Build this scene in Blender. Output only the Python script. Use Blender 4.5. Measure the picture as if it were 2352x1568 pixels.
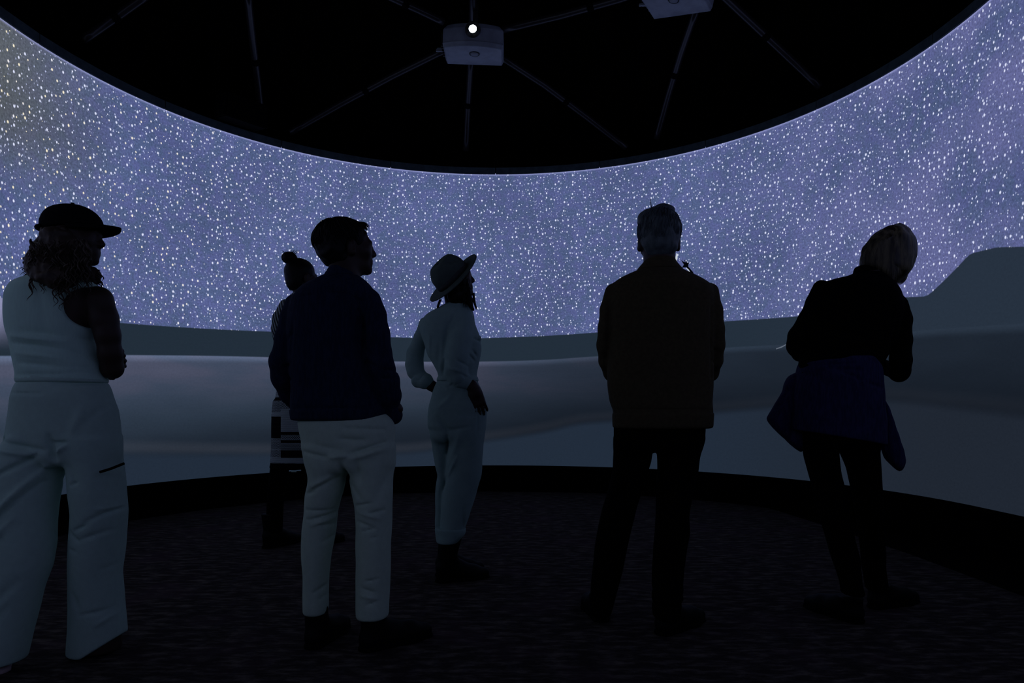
import bpy, bmesh, math, random
import numpy as np
from mathutils import Vector, Matrix
from mathutils.bvhtree import BVHTree

random.seed(7); np.random.seed(7)
for o in list(bpy.data.objects): bpy.data.objects.remove(o)
SC = bpy.context.scene
COL = SC.collection

# ------------------------------------------------------------------ camera, world, exposure
F, YH, HC = 1600.0, 934.0, 0.97          # focal length in px, horizon row, lens height
W, H = 2352.0, 1568.0
cam = bpy.data.cameras.new('camera'); camo = bpy.data.objects.new('camera', cam); COL.objects.link(camo)
cam.sensor_fit = 'HORIZONTAL'; cam.sensor_width = 36.0; cam.lens = 36.0*F/W
cam.shift_y = (YH - H/2)/W               # rising-front lens: level camera, upright verticals
camo.location = (0, 0, HC); camo.rotation_euler = (math.pi/2, 0, 0)
cam.clip_start = 0.05; cam.clip_end = 60
SC.camera = camo
wd = bpy.data.worlds.new('world'); SC.world = wd; wd.use_nodes = True
wd.node_tree.nodes['Background'].inputs[0].default_value = (0, 0, 0, 1)
wd.node_tree.nodes['Background'].inputs[1].default_value = 0.0
vs = SC.view_settings
vs.view_transform = 'Standard'; vs.look = 'None'; vs.gamma = 1.0; vs.exposure = 0.0; vs.use_curve_mapping = False

# ------------------------------------------------------------------ room numbers (metres)
CX, CY, R = -0.19, 4.69, 3.33            # front end of the oval screen
BY = -1.6                                # centre of its rear end
HB, HT = 0.297, 3.655                    # bottom and top of the screen

# ------------------------------------------------------------------ small helpers
def lin(r, g, b):
    f = lambda c: (c/255/12.92 if c/255 <= 0.04045 else ((c/255+0.055)/1.055)**2.4)
    return (f(r), f(g), f(b), 1.0)
def link(o, parent=None):
    COL.objects.link(o)
    if parent: o.parent = parent
    return o
def mesh_obj(name, verts, faces, mat, parent=None, smooth=True):
    me = bpy.data.meshes.new(name)
    verts = np.asarray(verts, np.float32)
    if isinstance(faces, np.ndarray):
        n = len(faces); k = faces.shape[1]
        me.vertices.add(len(verts)); me.vertices.foreach_set('co', verts.ravel())
        me.loops.add(n*k); me.loops.foreach_set('vertex_index', faces.astype(np.int32).ravel())
        me.polygons.add(n); me.polygons.foreach_set('loop_start', np.arange(0, n*k, k, dtype=np.int32))
        me.polygons.foreach_set('loop_total', np.full(n, k, np.int32))
        me.update(calc_edges=True); me.validate()
    else:
        me.from_pydata([tuple(v) for v in verts.tolist()], [], faces); me.update()
    if smooth: me.polygons.foreach_set('use_smooth', np.ones(len(me.polygons), bool))
    if mat: me.materials.append(mat)
    return link(bpy.data.objects.new(name, me), parent)
def empty(name, loc, label, cat, group=None):
    o = bpy.data.objects.new(name, None); COL.objects.link(o); o.location = loc
    o.empty_display_size = 0.1
    o['label'] = label; o['category'] = cat
    if group: o['group'] = group
    return o
def tag(o, label=None, cat=None, group=None, kind=None):
    if label: o['label'] = label
    if cat: o['category'] = cat
    if group: o['group'] = group
    if kind: o['kind'] = kind
    return o
def bm_obj(name, bm, mat, parent=None, smooth=False):
    me = bpy.data.meshes.new(name); bm.to_mesh(me); bm.free()
    if smooth:
        for p in me.polygons: p.use_smooth = True
    me.materials.append(mat)
    return link(bpy.data.objects.new(name, me), parent)

class NT:
    """tiny node-graph writer"""
    def __init__(s, mat): s.t = mat.node_tree
    def n(s, typ, ins=(), **kw):
        nd = s.t.nodes.new('ShaderNode'+typ)
        for k, v in kw.items(): setattr(nd, k, v)
        for key, v in (ins.items() if isinstance(ins, dict) else enumerate(ins)):
            if v is None: continue
            if hasattr(v, 'is_linked') or hasattr(v, 'links'): s.t.links.new(v, nd.inputs[key])
            else: nd.inputs[key].default_value = v
        return nd
    def m(s, op, a, b=None, c=None, clamp=False):
        return s.n('Math', [a, b, c], operation=op, use_clamp=clamp).outputs[0]
    def step(s, x, lo, hi):
        return s.n('MapRange', {0: x, 1: lo, 2: hi, 3: 0.0, 4: 1.0}, interpolation_type='SMOOTHSTEP').outputs[0]
    def mix(s, f, a, b, mode='MIX'):
        nd = s.n('Mix', data_type='RGBA', blend_type=mode)
        for sk, v in ((nd.inputs[0], f), (nd.inputs[6], a), (nd.inputs[7], b)):
            if hasattr(v, 'links'): s.t.links.new(v, sk)
            else: sk.default_value = v
        return nd.outputs[2]
def new_mat(name):
    m = bpy.data.materials.new(name); m.use_nodes = True; return m
MATS = {}
def cloth(name, col, col2=None, scale=60, bump=0.25, rough=0.9, stretch=(1, 1, 1), spec=0.15, sheen=0.0):
    if name in MATS: return MATS[name]
    m = new_mat(name); g = NT(m); b = m.node_tree.nodes['Principled BSDF']
    tc = g.n('TexCoord').outputs['Object']
    mp = g.n('Mapping', {0: tc, 3: stretch}).outputs[0]
    nz = g.n('TexNoise', {'Vector': mp, 'Scale': scale, 'Detail': 4.0, 'Roughness': 0.6})
    c2 = col2 or tuple(c*0.72 for c in col[:3])+(1,)
    m.node_tree.links.new(g.mix(g.step(nz.outputs[0], 0.35, 0.65), c2, col), b.inputs['Base Color'])
    b.inputs['Roughness'].default_value = rough
    b.inputs['Specular IOR Level'].default_value = spec
    b.inputs['Sheen Weight'].default_value = sheen
    if bump:
        bp = g.n('Bump', {'Strength': bump, 'Distance': 0.002, 'Height': g.n('TexNoise', {'Vector': mp, 'Scale': scale*6, 'Detail': 2.0}).outputs[0]})
        m.node_tree.links.new(bp.outputs[0], b.inputs['Normal'])
    MATS[name] = m
    return m

# ------------------------------------------------------------------ oval outline and image -> wall lookup
SIDE = CY-BY; ARC = R*math.pi/2
def wall_pt(u, r=R):
    """point of the oval at arc length u from the middle of the front (right positive)"""
    s = 1 if u >= 0 else -1; a = abs(u)
    if a <= ARC: t = a/R; return (CX+s*r*math.sin(t), CY+r*math.cos(t))
    if a <= ARC+SIDE: return (CX+s*r, CY-(a-ARC))
    t = (a-ARC-SIDE)/R; return (CX+s*r*math.cos(t), BY-r*math.sin(t))
def wall_uv(px, py):
    dx, dz = (px-W/2)/F, (YH-py)/F
    A = dx*dx+1; B = -2*(dx*CX+CY); C = CX*CX+CY*CY-R*R
    y = (-B+math.sqrt(max(0, B*B-4*A*C)))/(2*A)
    if y >= CY: u = R*math.atan2(dx*y-CX, y-CY)
    else:
        s = 1 if dx > 0 else -1; y = (CX+s*R)/dx; u = s*(ARC+CY-y)
    return u, HC+dz*y
def ray_floor(px, py, z=0.0):
    y = F*(HC-z)/(py-YH); return ((px-W/2)/F*y, y)

# ------------------------------------------------------------------ projected picture (screen material)
def screen_material():
    m = new_mat('projected_night_desert'); t = m.node_tree; g = NT(m)
    t.nodes.remove(t.nodes['Principled BSDF'])
    uv = g.n('UVMap').outputs[0]
    sx = g.n('SeparateXYZ', [uv]); u, v = sx.outputs[0], sx.outputs[1]
    U0, U1, VM = -6.0, 6.0, 4.0
    un = g.n('MapRange', {0: u, 1: U0, 2: U1, 3: 0.0, 4: 1.0}).outputs[0]
    def curve(pts, vec=False):
        nd = g.n('FloatCurve', {1: un}); c = nd.mapping.curves[0]
        P = sorted(((a-U0)/(U1-U0), b) for a, b in pts)
        c.points[0].location = P[0]; c.points[1].location = P[-1]
        for q in P[1:-1]: c.points.new(*q)
        for p in c.points: p.handle_type = 'VECTOR' if vec else 'AUTO_CLAMPED'
        nd.mapping.update(); return nd.outputs[0]
    def pxcurve(pts, vec=False):
        return g.m('MULTIPLY', curve([(wall_uv(*p)[0], wall_uv(*p)[1]/VM) for p in pts], vec), VM)
    ridge = pxcurve([(0, 683), (40, 690), (100, 712), (200, 735), (290, 742), (450, 753), (620, 761), (800, 770), (930, 775), (1110, 776), (1250, 771), (1370, 763), (1520, 750), (1670, 737), (1830, 726), (1980, 702), (2080, 682), (2130, 680), (2160, 652), (2200, 612), (2228, 582), (2290, 567), (2352, 566)], True)
    crest = pxcurve([(0, 817), (290, 815), (620, 820), (930, 830), (1110, 830), (1250, 826), (1370, 818), (1670, 798), (1830, 789), (2100, 760), (2352, 742)])
    foot = pxcurve([(0, 1035), (290, 1040), (620, 1042), (905, 1040), (1110, 1012), (1250, 990), (1330, 972), (1400, 966), (1500, 958), (1647, 945), (1830, 930), (2030, 919), (2200, 935), (2352, 953)])
    bx = lambda px: wall_uv(px, 850)[0]
    bright = curve([(bx(0), .235), (bx(290), .22), (bx(620), .20), (bx(930), .175), (bx(1110), .13), (bx(1370), .085), (bx(1670), .062), (bx(1900), .056), (bx(2352), .056)])
    # --- sky
    vec = uv
    big = g.n('TexNoise', {'Vector': vec, 'Scale': 1.1, 'Detail': 3.0}, noise_dimensions='2D').outputs[0]
    grain = g.n('TexNoise', {'Vector': vec, 'Scale': 55.0, 'Detail': 2.0, 'Roughness': .7}, noise_dimensions='2D').outputs[0]
    patch = g.n('TexNoise', {'Vector': vec, 'Scale': 9.0, 'Detail': 3.0}, noise_dimensions='2D').outputs[0]
    sky = g.mix(g.step(patch, .35, .65), lin(78, 93, 132), lin(85, 94, 143))
    sky = g.mix(g.m('MULTIPLY', g.step(u, bx(1500), bx(2352)), g.step(big, .3, .6)), sky, lin(98, 102, 150))
    lf = g.m('MULTIPLY', g.step(u, wall_uv(330, 200)[0], wall_uv(-40, 200)[0]), g.step(v, 2.35, 3.1))
    sky = g.mix(g.m('MULTIPLY', lf, .9), sky, lin(92, 97, 98))
    gain = g.m('MULTIPLY', g.m('ADD', g.m('MULTIPLY', grain, 1.15), .42), g.m('ADD', g.m('MULTIPLY', big, .5), .72))
    sky = g.n('VectorMath', [sky, g.n('CombineXYZ', [gain, gain, gain]).outputs[0]], operation='MULTIPLY').outputs[0]
    # brighter line where the picture ends below the rim
    edge = g.step(v, HT-.035, HT-.012)
    def stars(cell, rmax, keep, seed, sv):
        mp = g.n('Mapping', {0: vec, 1: (seed, seed*.7, 0), 3: (1/cell, sv/cell, 1)}).outputs[0]
        vo = g.n('TexVoronoi', {'Vector': mp, 'Scale': 1.0, 'Randomness': 1.0}, voronoi_dimensions='2D')
        rnd = g.n('SeparateColor', [vo.outputs['Color']])
        rad = g.m('MULTIPLY', g.m('ADD', g.m('MULTIPLY', rnd.outputs[0], .7), .3), rmax/cell)
        on = g.m('GREATER_THAN', rnd.outputs[1], 1-keep)
        q = g.m('DIVIDE', vo.outputs['Distance'], rad)
        s = g.m('MULTIPLY', g.m('SUBTRACT', 1.0, g.step(q, .35, 1.0)), on)
        return s, rnd.outputs[2]
    s1, h1 = stars(.050, .0125, .72, 3.1, .80)
    s2, h2 = stars(.034, .0080, .60, 11.7, .72)
    warm = g.m('MULTIPLY', g.step(h1, .45, .9), g.step(u, bx(900), bx(0)))
    c1 = g.mix(warm, lin(225, 230, 255), lin(255, 243, 212))
    sky = g.mix(g.m('MULTIPLY', s2, g.m('ADD', g.m('MULTIPLY', h2, .5), .3)), sky, lin(205, 215, 255))
    sky = g.mix(g.m('MULTIPLY', s1, .98), sky, c1)
    sky = g.mix(g.m('MULTIPLY', edge, .55), sky, lin(165, 170, 225))
    # --- dunes
    far = g.mix(g.step(u, bx(1500), bx(2100)), lin(31, 43, 54), lin(36, 47, 60))
    # sunlit flank of the dune at the far left of the picture
    lflank = g.m('MULTIPLY', g.step(u, wall_uv(75, 700)[0], wall_uv(-30, 700)[0]), g.step(g.m('SUBTRACT', ridge, v), .38, .02))
    far = g.mix(lflank, far, lin(150, 152, 190))
    dep = g.m('SUBTRACT', crest, v)
    hl = g.m('SUBTRACT', 1.0, g.step(dep, .0, .075))
    fall = g.m('SUBTRACT', 1.0, g.m('MULTIPLY', g.step(dep, .0, .95), .74))
    soft = g.n('TexNoise', {'Vector': g.n('Mapping', {0: vec, 3: (.5, 2.2, 1)}).outputs[0], 'Scale': 1.6, 'Detail': 3.0}, noise_dimensions='2D').outputs[0]
    bb = g.m('MULTIPLY', g.m('MULTIPLY', bright, fall), g.m('ADD', g.m('MULTIPLY', soft, .4), .8))
    bb = g.m('ADD', bb, g.m('MULTIPLY', g.m('MULTIPLY', hl, bright), 1.0))
    ct = g.mix(g.step(soft, .4, .62), lin(132, 152, 190), lin(146, 155, 192))
    ct = g.mix(g.m('MAXIMUM', g.step(u, bx(1000), bx(1700)), g.step(dep, .15, .6)), ct, lin(120, 148, 182))
    near = g.n('VectorMath', [ct, g.n('CombineXYZ', [bb, bb, bb]).outputs[0]], operation='MULTIPLY').outputs[0]
    fd = g.m('SUBTRACT', foot, v)
    shade = g.mix(g.step(u, bx(1500), bx(2200)), lin(31, 42, 56), lin(29, 36, 46))
    rimf = g.m('MULTIPLY', g.m('SUBTRACT', 1.0, g.step(g.m('ABSOLUTE', g.m('ADD', fd, .05)), .0, .09)), g.m('MULTIPLY', bright, .12))
    near = g.mix(rimf, near, lin(180, 185, 205))
    near = g.mix(g.step(fd, -.035, .055), near, shade)
    fine = g.m('ADD', g.m('MULTIPLY', grain, .3), .85)
    land = g.mix(g.step(dep, -.006, .008), far, near)
    land = g.n('VectorMath', [land, g.n('CombineXYZ', [fine, fine, fine]).outputs[0]], operation='MULTIPLY').outputs[0]
    pic = g.mix(g.step(g.m('SUBTRACT', ridge, v), -.004, .006), sky, land)
    em = g.n('Emission', [pic, 1.0])
    df = g.n('BsdfDiffuse', [(.10, .10, .11, 1), .9])
    ad = g.n('AddShader', [em.outputs[0], df.outputs[0]])
    t.links.new(ad.outputs[0], t.nodes['Material Output'].inputs[0])
    return m
M_SCREEN = screen_material()
M_BLACK = cloth('black_matt', (.004, .004, .0042, 1), scale=20, bump=.1, spec=.03)
M_DOME = cloth('black_dome_fabric', (.0016, .0016, .0017, 1), scale=8, bump=.1, spec=.0, rough=1)
M_RIM = cloth('dark_rim_fabric', (.085, .115, .125, 1), scale=12, bump=.15, spec=.05)
M_STRUT = cloth('black_strut_paint', (.030, .026, .028, 1), scale=40, bump=.1, rough=.3, spec=.5)
M_CURB = cloth('black_curb', (.0022, .0022, .0024, 1), scale=30, bump=.1, spec=.02)

def wall_strip(name, ua, ub, z0, z1, mat, r=R, n=None, parent=None, thick=0.06):
    n = n or max(2, int(abs(ub-ua)/.06))
    us = np.linspace(ua, ub, n+1); V = []; uvs = []
    for uu in us:
        for rr, z in ((r, z0), (r, z1), (r+thick, z1), (r+thick, z0)):
            x, y = wall_pt(uu, rr); V.append((x, y, z)); uvs.append((uu, z))
    Fc = []
    for i in range(n):
        a, b = 4*i, 4*i+4
        for j in range(4): k = (j+1) % 4; Fc.append((a+j, b+j, b+k, a+k))
    Fc += [(0, 1, 2, 3), (4*n+3, 4*n+2, 4*n+1, 4*n)]
    o = mesh_obj(name, V, Fc, mat, parent, smooth=False)
    l = o.data.uv_layers.new(name='UVMap')
    for lp in o.data.loops: l.data[lp.index].uv = uvs[lp.vertex_index]
    bm = bmesh.new(); bm.from_mesh(o.data); bmesh.ops.recalc_face_normals(bm, faces=bm.faces); bm.to_mesh(o.data); bm.free()
    return o
UT = 2*ARC+SIDE
for nm, a, b in (('front', -ARC, ARC), ('left', -ARC-SIDE, -ARC), ('right', ARC, ARC+SIDE)):
    tag(wall_strip('wall_'+nm, a, b, HB, HT, M_SCREEN), kind='structure')
    tag(wall_strip('baseboard_'+nm, a, b, 0.0, HB-.001, M_CURB, r=R-.004, thick=.05), kind='structure')
# rear end of the oval
def back_wall(name, z0, z1, mat, r, thick):
    n = 120; V = []; uvs = []
    for i in range(n+1):
        th = math.pi*i/n
        for rr, z in ((r, z0), (r, z1), (r+thick, z1), (r+thick, z0)):
            V.append((CX+rr*math.cos(th), BY-rr*math.sin(th), z)); uvs.append((ARC+SIDE+R*th, z))
    Fc = []
    for i in range(n):
        a, b = 4*i, 4*i+4
        for j in range(4): k = (j+1) % 4; Fc.append((a+j, a+k, b+k, b+j))
    o = mesh_obj(name, V, Fc, mat, None, smooth=False)
    l = o.data.uv_layers.new(name='UVMap')
    for lp in o.data.loops: l.data[lp.index].uv = uvs[lp.vertex_index]
    return tag(o, kind='structure')
back_wall('wall_back', HB, HT, M_SCREEN, R, .06)
back_wall('baseboard_back', 0, HB-.001, M_CURB, R-.004, .05)

# rim of straight fabric-covered segments above the screen
rim = bpy.data.objects.new('trim_1', None); COL.objects.link(rim); tag(rim, 'dark segmented rim along the top of the curved screen', kind='structure')
NSEG = 28; edges = np.linspace(-(UT), UT, NSEG+1)
for i in range(NSEG):
    a, b = edges[i]+.004, edges[i+1]-.004
    V = []
    for uu in (a, b):
        for rr, z in ((R-.012, HT-.012), (R-.012, HT+.062), (R+.10, HT+.07), (R+.10, HT-.012)):
            x, y = wall_pt(uu, rr); V.append((x, y, z))
    # follow the curve with a middle cross-section so the rim hugs the screen
    mid = []
    for t in (.25, .5, .75):
        for rr, z in ((R-.012, HT-.012), (R-.012, HT+.062), (R+.10, HT+.07), (R+.10, HT-.012)):
            x, y = wall_pt(a+(b-a)*t, rr); mid.append((x, y, z))
    V = V[:4]+mid+V[4:]
    Fc = [(0, 1, 2, 3), (19, 18, 17, 16)]
    for k in range(4):
        for j in range(4): q = (j+1) % 4; Fc.append((4*k+j, 4*k+4+j, 4*k+4+q, 4*k+q))
    mesh_obj('rim_segment', V, Fc, M_RIM, rim, smooth=False)

# ------------------------------------------------------------------ ceiling: black dome skin over the oval
RD = R+.12; RISE = 1.2
V = []; Fc = []; NU, NR = 160, 18
for j in range(NR+1):
    rr = math.cos(j/NR*math.pi/2); z = HT+.05+RISE*math.sin(j/NR*math.pi/2)
    for i in range(NU):
        u = -UT+2*UT*i/NU
        s = abs(u)
        if s <= ARC: c = (CX, CY)
        elif s >= ARC+SIDE: c = (CX, BY)
        else: c = (CX, CY-(s-ARC))
        x, y = wall_pt(u, RD)
        V.append((c[0]+(x-c[0])*rr, c[1]+(y-c[1])*rr, z))
for j in range(NR):
    for i in range(NU):
        k = (i+1) % NU; Fc.append((j*NU+i, (j+1)*NU+i, (j+1)*NU+k, j*NU+k))
dome = tag(mesh_obj('ceiling', V, Fc, M_DOME), kind='structure')
bm = bmesh.new(); bm.from_mesh(dome.data); DB = BVHTree.FromBMesh(bm); bm.free()
def dome_pt(px, py, off=.03):
    d = Vector(((px-W/2)/F, 1, (YH-py)/F)).normalized()
    h = DB.ray_cast(Vector((0, 0, HC)), d)
    return h[0]-d*off if h[0] else Vector((0, 0, HC))+d*8
def tube(name, pts, rad, mat, parent=None, seg=8, closed_ends=True):
    pts = [Vector(p) for p in pts]; V = []; Fc = []
    rads = rad if isinstance(rad, (list, tuple)) else [rad]*len(pts)
    for i, p in enumerate(pts):
        d = (pts[min(i+1, len(pts)-1)]-pts[max(i-1, 0)]).normalized()
        a = d.orthogonal().normalized() if i == 0 else (a-d*a.dot(d)).normalized()
        b = d.cross(a)
        for k in range(seg):
            t = 2*math.pi*k/seg; V.append(p+(a*math.cos(t)+b*math.sin(t))*rads[i])
    for i in range(len(pts)-1):
        for k in range(seg):
            q = (k+1) % seg; Fc.append((i*seg+k, i*seg+q, (i+1)*seg+q, (i+1)*seg+k))
    if closed_ends:
        Fc.append(tuple(range(seg))[::-1]); Fc.append(tuple((len(pts)-1)*seg+k for k in range(seg)))
    return mesh_obj(name, [tuple(v) for v in V], Fc, mat, parent)
STRUTS = [[(1035, 108), (900, 175), (780, 240), (665, 305)], [(1082, 130), (1075, 240), (1070, 345)], [(1150, 130), (1250, 195), (1350, 270), (1440, 340)],
          [(1018, 50), (960, 22), (900, -5), (800, -60)], [(1155, 68), (1290, 35), (1425, -3), (1560, -50)], [(1085, 60), (1086, -40), (1088, -120)],
          [(1600, 20), (1565, 120), (1535, 220), (1508, 318)], [(1640, -30), (1720, 45), (1800, 120), (1885, 200)],
          [(568, -20), (580, 90), (592, 190), (602, 290)], [(335, -10), (265, 40), (190, 92)]]
for st in STRUTS:
    P = []
    for a, b in zip(st[:-1], st[1:]):
        for k in range(4): P.append(dome_pt(a[0]+(b[0]-a[0])*k/4, a[1]+(b[1]-a[1])*k/4, .06))
    P.append(dome_pt(*st[-1], .06))
    s = tube('strut', P, .034, M_STRUT, dome, 10)
    mid = P[len(P)//2]; d = (P[len(P)//2+1]-P[len(P)//2-1]).normalized()
    tube('strut_clamp', [mid-d*.03, mid+d*.03], .040, M_BLACK, s, 10)
for hp in ((1087, 88), (1625, -30), (565, -30)):
    c = dome_pt(*hp, .05)
    tube('hub_plate', [c, c+Vector((0, 0, .045))], .13, M_STRUT, dome, 20)

# ------------------------------------------------------------------ floor
def carpet_mat():
    m = new_mat('streaked_carpet'); g = NT(m); b = m.node_tree.nodes['Principled BSDF']
    tc = g.n('TexCoord').outputs['Object']
    a = g.n('TexNoise', {'Vector': g.n('Mapping', {0: tc, 3: (9, 24, 1)}).outputs[0], 'Scale': 1.0, 'Detail': 5.0, 'Roughness': .65}).outputs[0]
    c = g.n('TexNoise', {'Vector': g.n('Mapping', {0: tc, 3: (30, 6, 1)}).outputs[0], 'Scale': 1.0, 'Detail': 4.0}).outputs[0]
    f = g.n('TexNoise', {'Vector': tc, 'Scale': 260.0, 'Detail': 2.0}).outputs[0]
    k = g.n('TexNoise', {'Vector': tc, 'Scale': 2.3, 'Detail': 3.0}).outputs[0]
    base = g.mix(g.step(a, .42, .74), (.030, .024, .020, 1), (.175, .145, .115, 1))
    base = g.mix(g.m('MULTIPLY', g.step(c, .5, .75), .45), base, (.056, .054, .060, 1))
    base = g.mix(g.m('MULTIPLY', g.step(k, .5, .7), .4), base, (.085, .050, .062, 1))
    m.node_tree.links.new(g.mix(g.m('MULTIPLY', f, .5), base, (.03, .027, .034, 1)), b.inputs['Base Color'])
    b.inputs['Roughness'].default_value = 1.0; b.inputs['Specular IOR Level'].default_value = .03
    bp = g.n('Bump', {'Strength': .25, 'Distance': .004, 'Height': g.m('ADD', f, a)})
    m.node_tree.links.new(bp.outputs[0], b.inputs['Normal'])
    return m
M_CARPET = carpet_mat()
def slab(name, poly, z0, z1, mat):
    n = len(poly); V = [(x, y, z0) for x, y in poly]+[(x, y, z1) for x, y in poly]
    Fc = [tuple(range(n, 2*n)), tuple(range(n-1, -1, -1))]+[(i, (i+1) % n, n+(i+1) % n, n+i) for i in range(n)]
    return mesh_obj(name, V, Fc, mat, None, smooth=False)
oval = [wall_pt(-UT+2*UT*i/128, R+.05) for i in range(128)][::-1]
tag(slab('trim_2', oval, -.06, -.006, M_CURB), kind='structure')
rc = R-.012
cp = [(CX-rc+.18, -3.6), (2.1, -3.6), (2.62, -2.2), (2.62, 4.6), (2.56, 5.6), (2.47, 6.62)]
for px, py in ((1640, 1144), (1500, 1130)): cp.append(ray_floor(px, py))
for px in (1300, 1108, 908, 760, 614, 450, 300, 215):
    x = wall_uv(px, 1068)[0]; cp.append(wall_pt(x, rc-.01))
cp += [(CX-rc+.05, 4.6), (CX-rc+.05, -1.5)]
car = tag(slab('floor', cp, -.05, 0.0, M_CARPET), kind='structure')

# ------------------------------------------------------------------ projectors
M_PROJ = cloth('projector_shell', (.34, .37, .42, 1), scale=5, bump=.05, rough=.45, spec=.4)
M_PDARK = cloth('projector_dark_plastic', (.02, .021, .024, 1), scale=30, bump=.1, rough=.4, spec=.4)
def glow(name, col, st):
    m = new_mat(name); t = m.node_tree; b = t.nodes['Principled BSDF']
    b.inputs['Emission Color'].default_value = col; b.inputs['Emission Strength'].default_value = st
    b.inputs['Base Color'].default_value = (.02, .02, .02, 1); b.inputs['Roughness'].default_value = .1
    return m
M_LENS = glow('lit_projector_lens', (.86, .92, 1, 1), 60)
def projector(loc, yaw, pitch, roll, label, lit, wd=.545):
    e = empty('projector', loc, label, 'projector', 'ceiling projectors')
    e.rotation_euler = (pitch, roll, yaw)
    hw, hd, hh = wd/2, .17, .105
    # shell outline in plan (front is -y, curved), rounded corners
    def plan(s, yf):
        P = [(-hw*s, hd), (hw*s, hd)]
        for k in range(13):
            t = k/12; x = hw*s*(1-2*t); P.append((x, -hd*yf-.05*(1-(2*t-1)**2)))
        return P
    def prism(name, layers, mat, par):
        V = []; Fc = []; n = len(layers[0][0])
        for pl, z in layers: V += [(x, y, z) for x, y in pl]
        for j in range(len(layers)-1):
            for i in range(n): q = (i+1) % n; Fc.append((j*n+i, j*n+q, (j+1)*n+q, (j+1)*n+i))
        Fc.append(tuple(range(n))[::-1]); Fc.append(tuple((len(layers)-1)*n+i for i in range(n)))
        o = mesh_obj(name, V, Fc, mat, par, smooth=False)
        bv = o.modifiers.new('bevel', 'BEVEL'); bv.width = .008; bv.segments = 2; bv.limit_method = 'ANGLE'
        return o
    body = prism('shell', [(plan(.95, .93), -hh), (plan(1.0, 1.0), -hh+.035), (plan(1.0, 1.0), hh-.05), (plan(.86, .86), hh)], M_PROJ, e)
    prism('front_lip', [([(x*1.004, y*1.006-.004) for x, y in plan(1, 1)], -hh+.025), ([(x*1.004, y*1.006-.004) for x, y in plan(1, 1)], -hh+.045)], M_PROJ, body)
    # lens barrel and glass, pointing -y
    tube('lens_barrel', [(0, -.13, .03), (0, -.242, .03)], [.075, .068], M_PDARK, e, 28)
    tube('lens', [(0, -.230, .03), (0, -.2425, .03), (0, -.254, .03)], [.034, .033, .018], M_LENS if lit else M_PDARK, e, 28)
    # ring on the underside
    P = [(.055*math.cos(t)*.8+.01, -.06+.055*math.sin(t)*.8, -hh-.002) for t in np.linspace(0, 2*math.pi, 33)]
    tube('foot_ring', P, .005, M_PDARK, e, 6, False)
    tube('adjuster_foot', [(.01, -.06, -hh-.008), (.01, -.06, -hh+.01)], .036, M_PROJ, e, 24)
    for k in range(5):
        bm = bmesh.new(); bmesh.ops.create_cube(bm, size=1, matrix=Matrix.Translation((-hw-.012, -.10+.05*k, -.01)) @ Matrix.Diagonal((.024, .012, .11, 1)))
        bm_obj('vent_fin', bm, M_PDARK, e)
    for k in range(3):
        bm = bmesh.new(); bmesh.ops.create_cube(bm, size=1, matrix=Matrix.Translation((-hw-.05, .02+.05*k, -.05+.03*k)) @ Matrix.Diagonal((.06, .018, .018, 1)))
        bm_obj('cable_plug', bm, M_PROJ, e)
    tube('mount_pole', [(0, .06, hh-.01), (0, .06, hh+.32)], .024, M_STRUT, e, 12)
    tube('mount_plate', [(0, .06, hh-.01), (0, .06, hh+.018)], .10, M_STRUT, e, 24)
    return e
hub = dome_pt(1087, 88, .02)
projector((((1089-W/2)/F)*6.45, 6.45, HC+(YH-104)/F*6.45), 0, math.radians(2), math.radians(2), 'lit projector with bright glowing lens hanging from the dome hub', True)
projector(((1556-W/2)/F*5.95, 5.95, HC+(YH+18)/F*5.95), math.radians(-34), math.radians(-6), math.radians(10), 'unlit pale projector hanging beside a steep roof strut', False)
# dark box tucked above the rim
spk = tag(bm_obj('rim_box', (lambda b: (bmesh.ops.create_cube(b, size=1), bmesh.ops.bevel(b, geom=b.edges[:], offset=.04, segments=2, affect='EDGES'), b)[2])(bmesh.new()), M_BLACK), 'black box tucked above the screen rim', 'box')
u0, _ = wall_uv(535, 300); bx_, by_ = wall_pt(u0, R-.17)
spk.location = (bx_, by_, HT+.16); spk.scale = (.44, .22, .22); spk.rotation_euler = (math.radians(8), 0, -u0/R)

# ------------------------------------------------------------------ dark figure in the projected picture (flat, lies on the screen)
def flat_black(name, col):
    m = new_mat(name); t = m.node_tree; b = t.nodes['Principled BSDF']
    b.inputs['Base Color'].default_value = col; b.inputs['Roughness'].default_value = 1; b.inputs['Specular IOR Level'].default_value = 0
    return m
M_SIL = flat_black('unlit_picture_shape', (.02, .03, .035, 1))
M_WHT = glow('lit_picture_shape', lin(215, 225, 235), .8)
front = bpy.data.objects['wall_front']
def on_screen(name, polys, mat, r=R-.003):
    V = []; Fc = []
    for poly in polys:
        b = len(V)
        for px, py in poly:
            u, z = wall_uv(px, py); x, y = wall_pt(u, r); V.append((x, y, z))
        Fc.append(tuple(range(b, len(V))))
    o = mesh_obj(name, V, Fc, mat, front, smooth=False); return o
def ribbon(pts, w):
    L, Rr = [], []
    for i, p in enumerate(pts):
        a = pts[max(0, i-1)]; b = pts[min(len(pts)-1, i+1)]; d = math.hypot(b[0]-a[0], b[1]-a[1]); nx, ny = -(b[1]-a[1])/d, (b[0]-a[0])/d
        ww = w[i] if isinstance(w, (list, tuple)) else w
        L.append((p[0]+nx*ww, p[1]+ny*ww)); Rr.append((p[0]-nx*ww, p[1]-ny*ww))
    return L+Rr[::-1]
cz = lambda x, y: (1520+x/15.683, 560+y/15.68)     # coordinates noted on a close look at the raised hand
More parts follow.
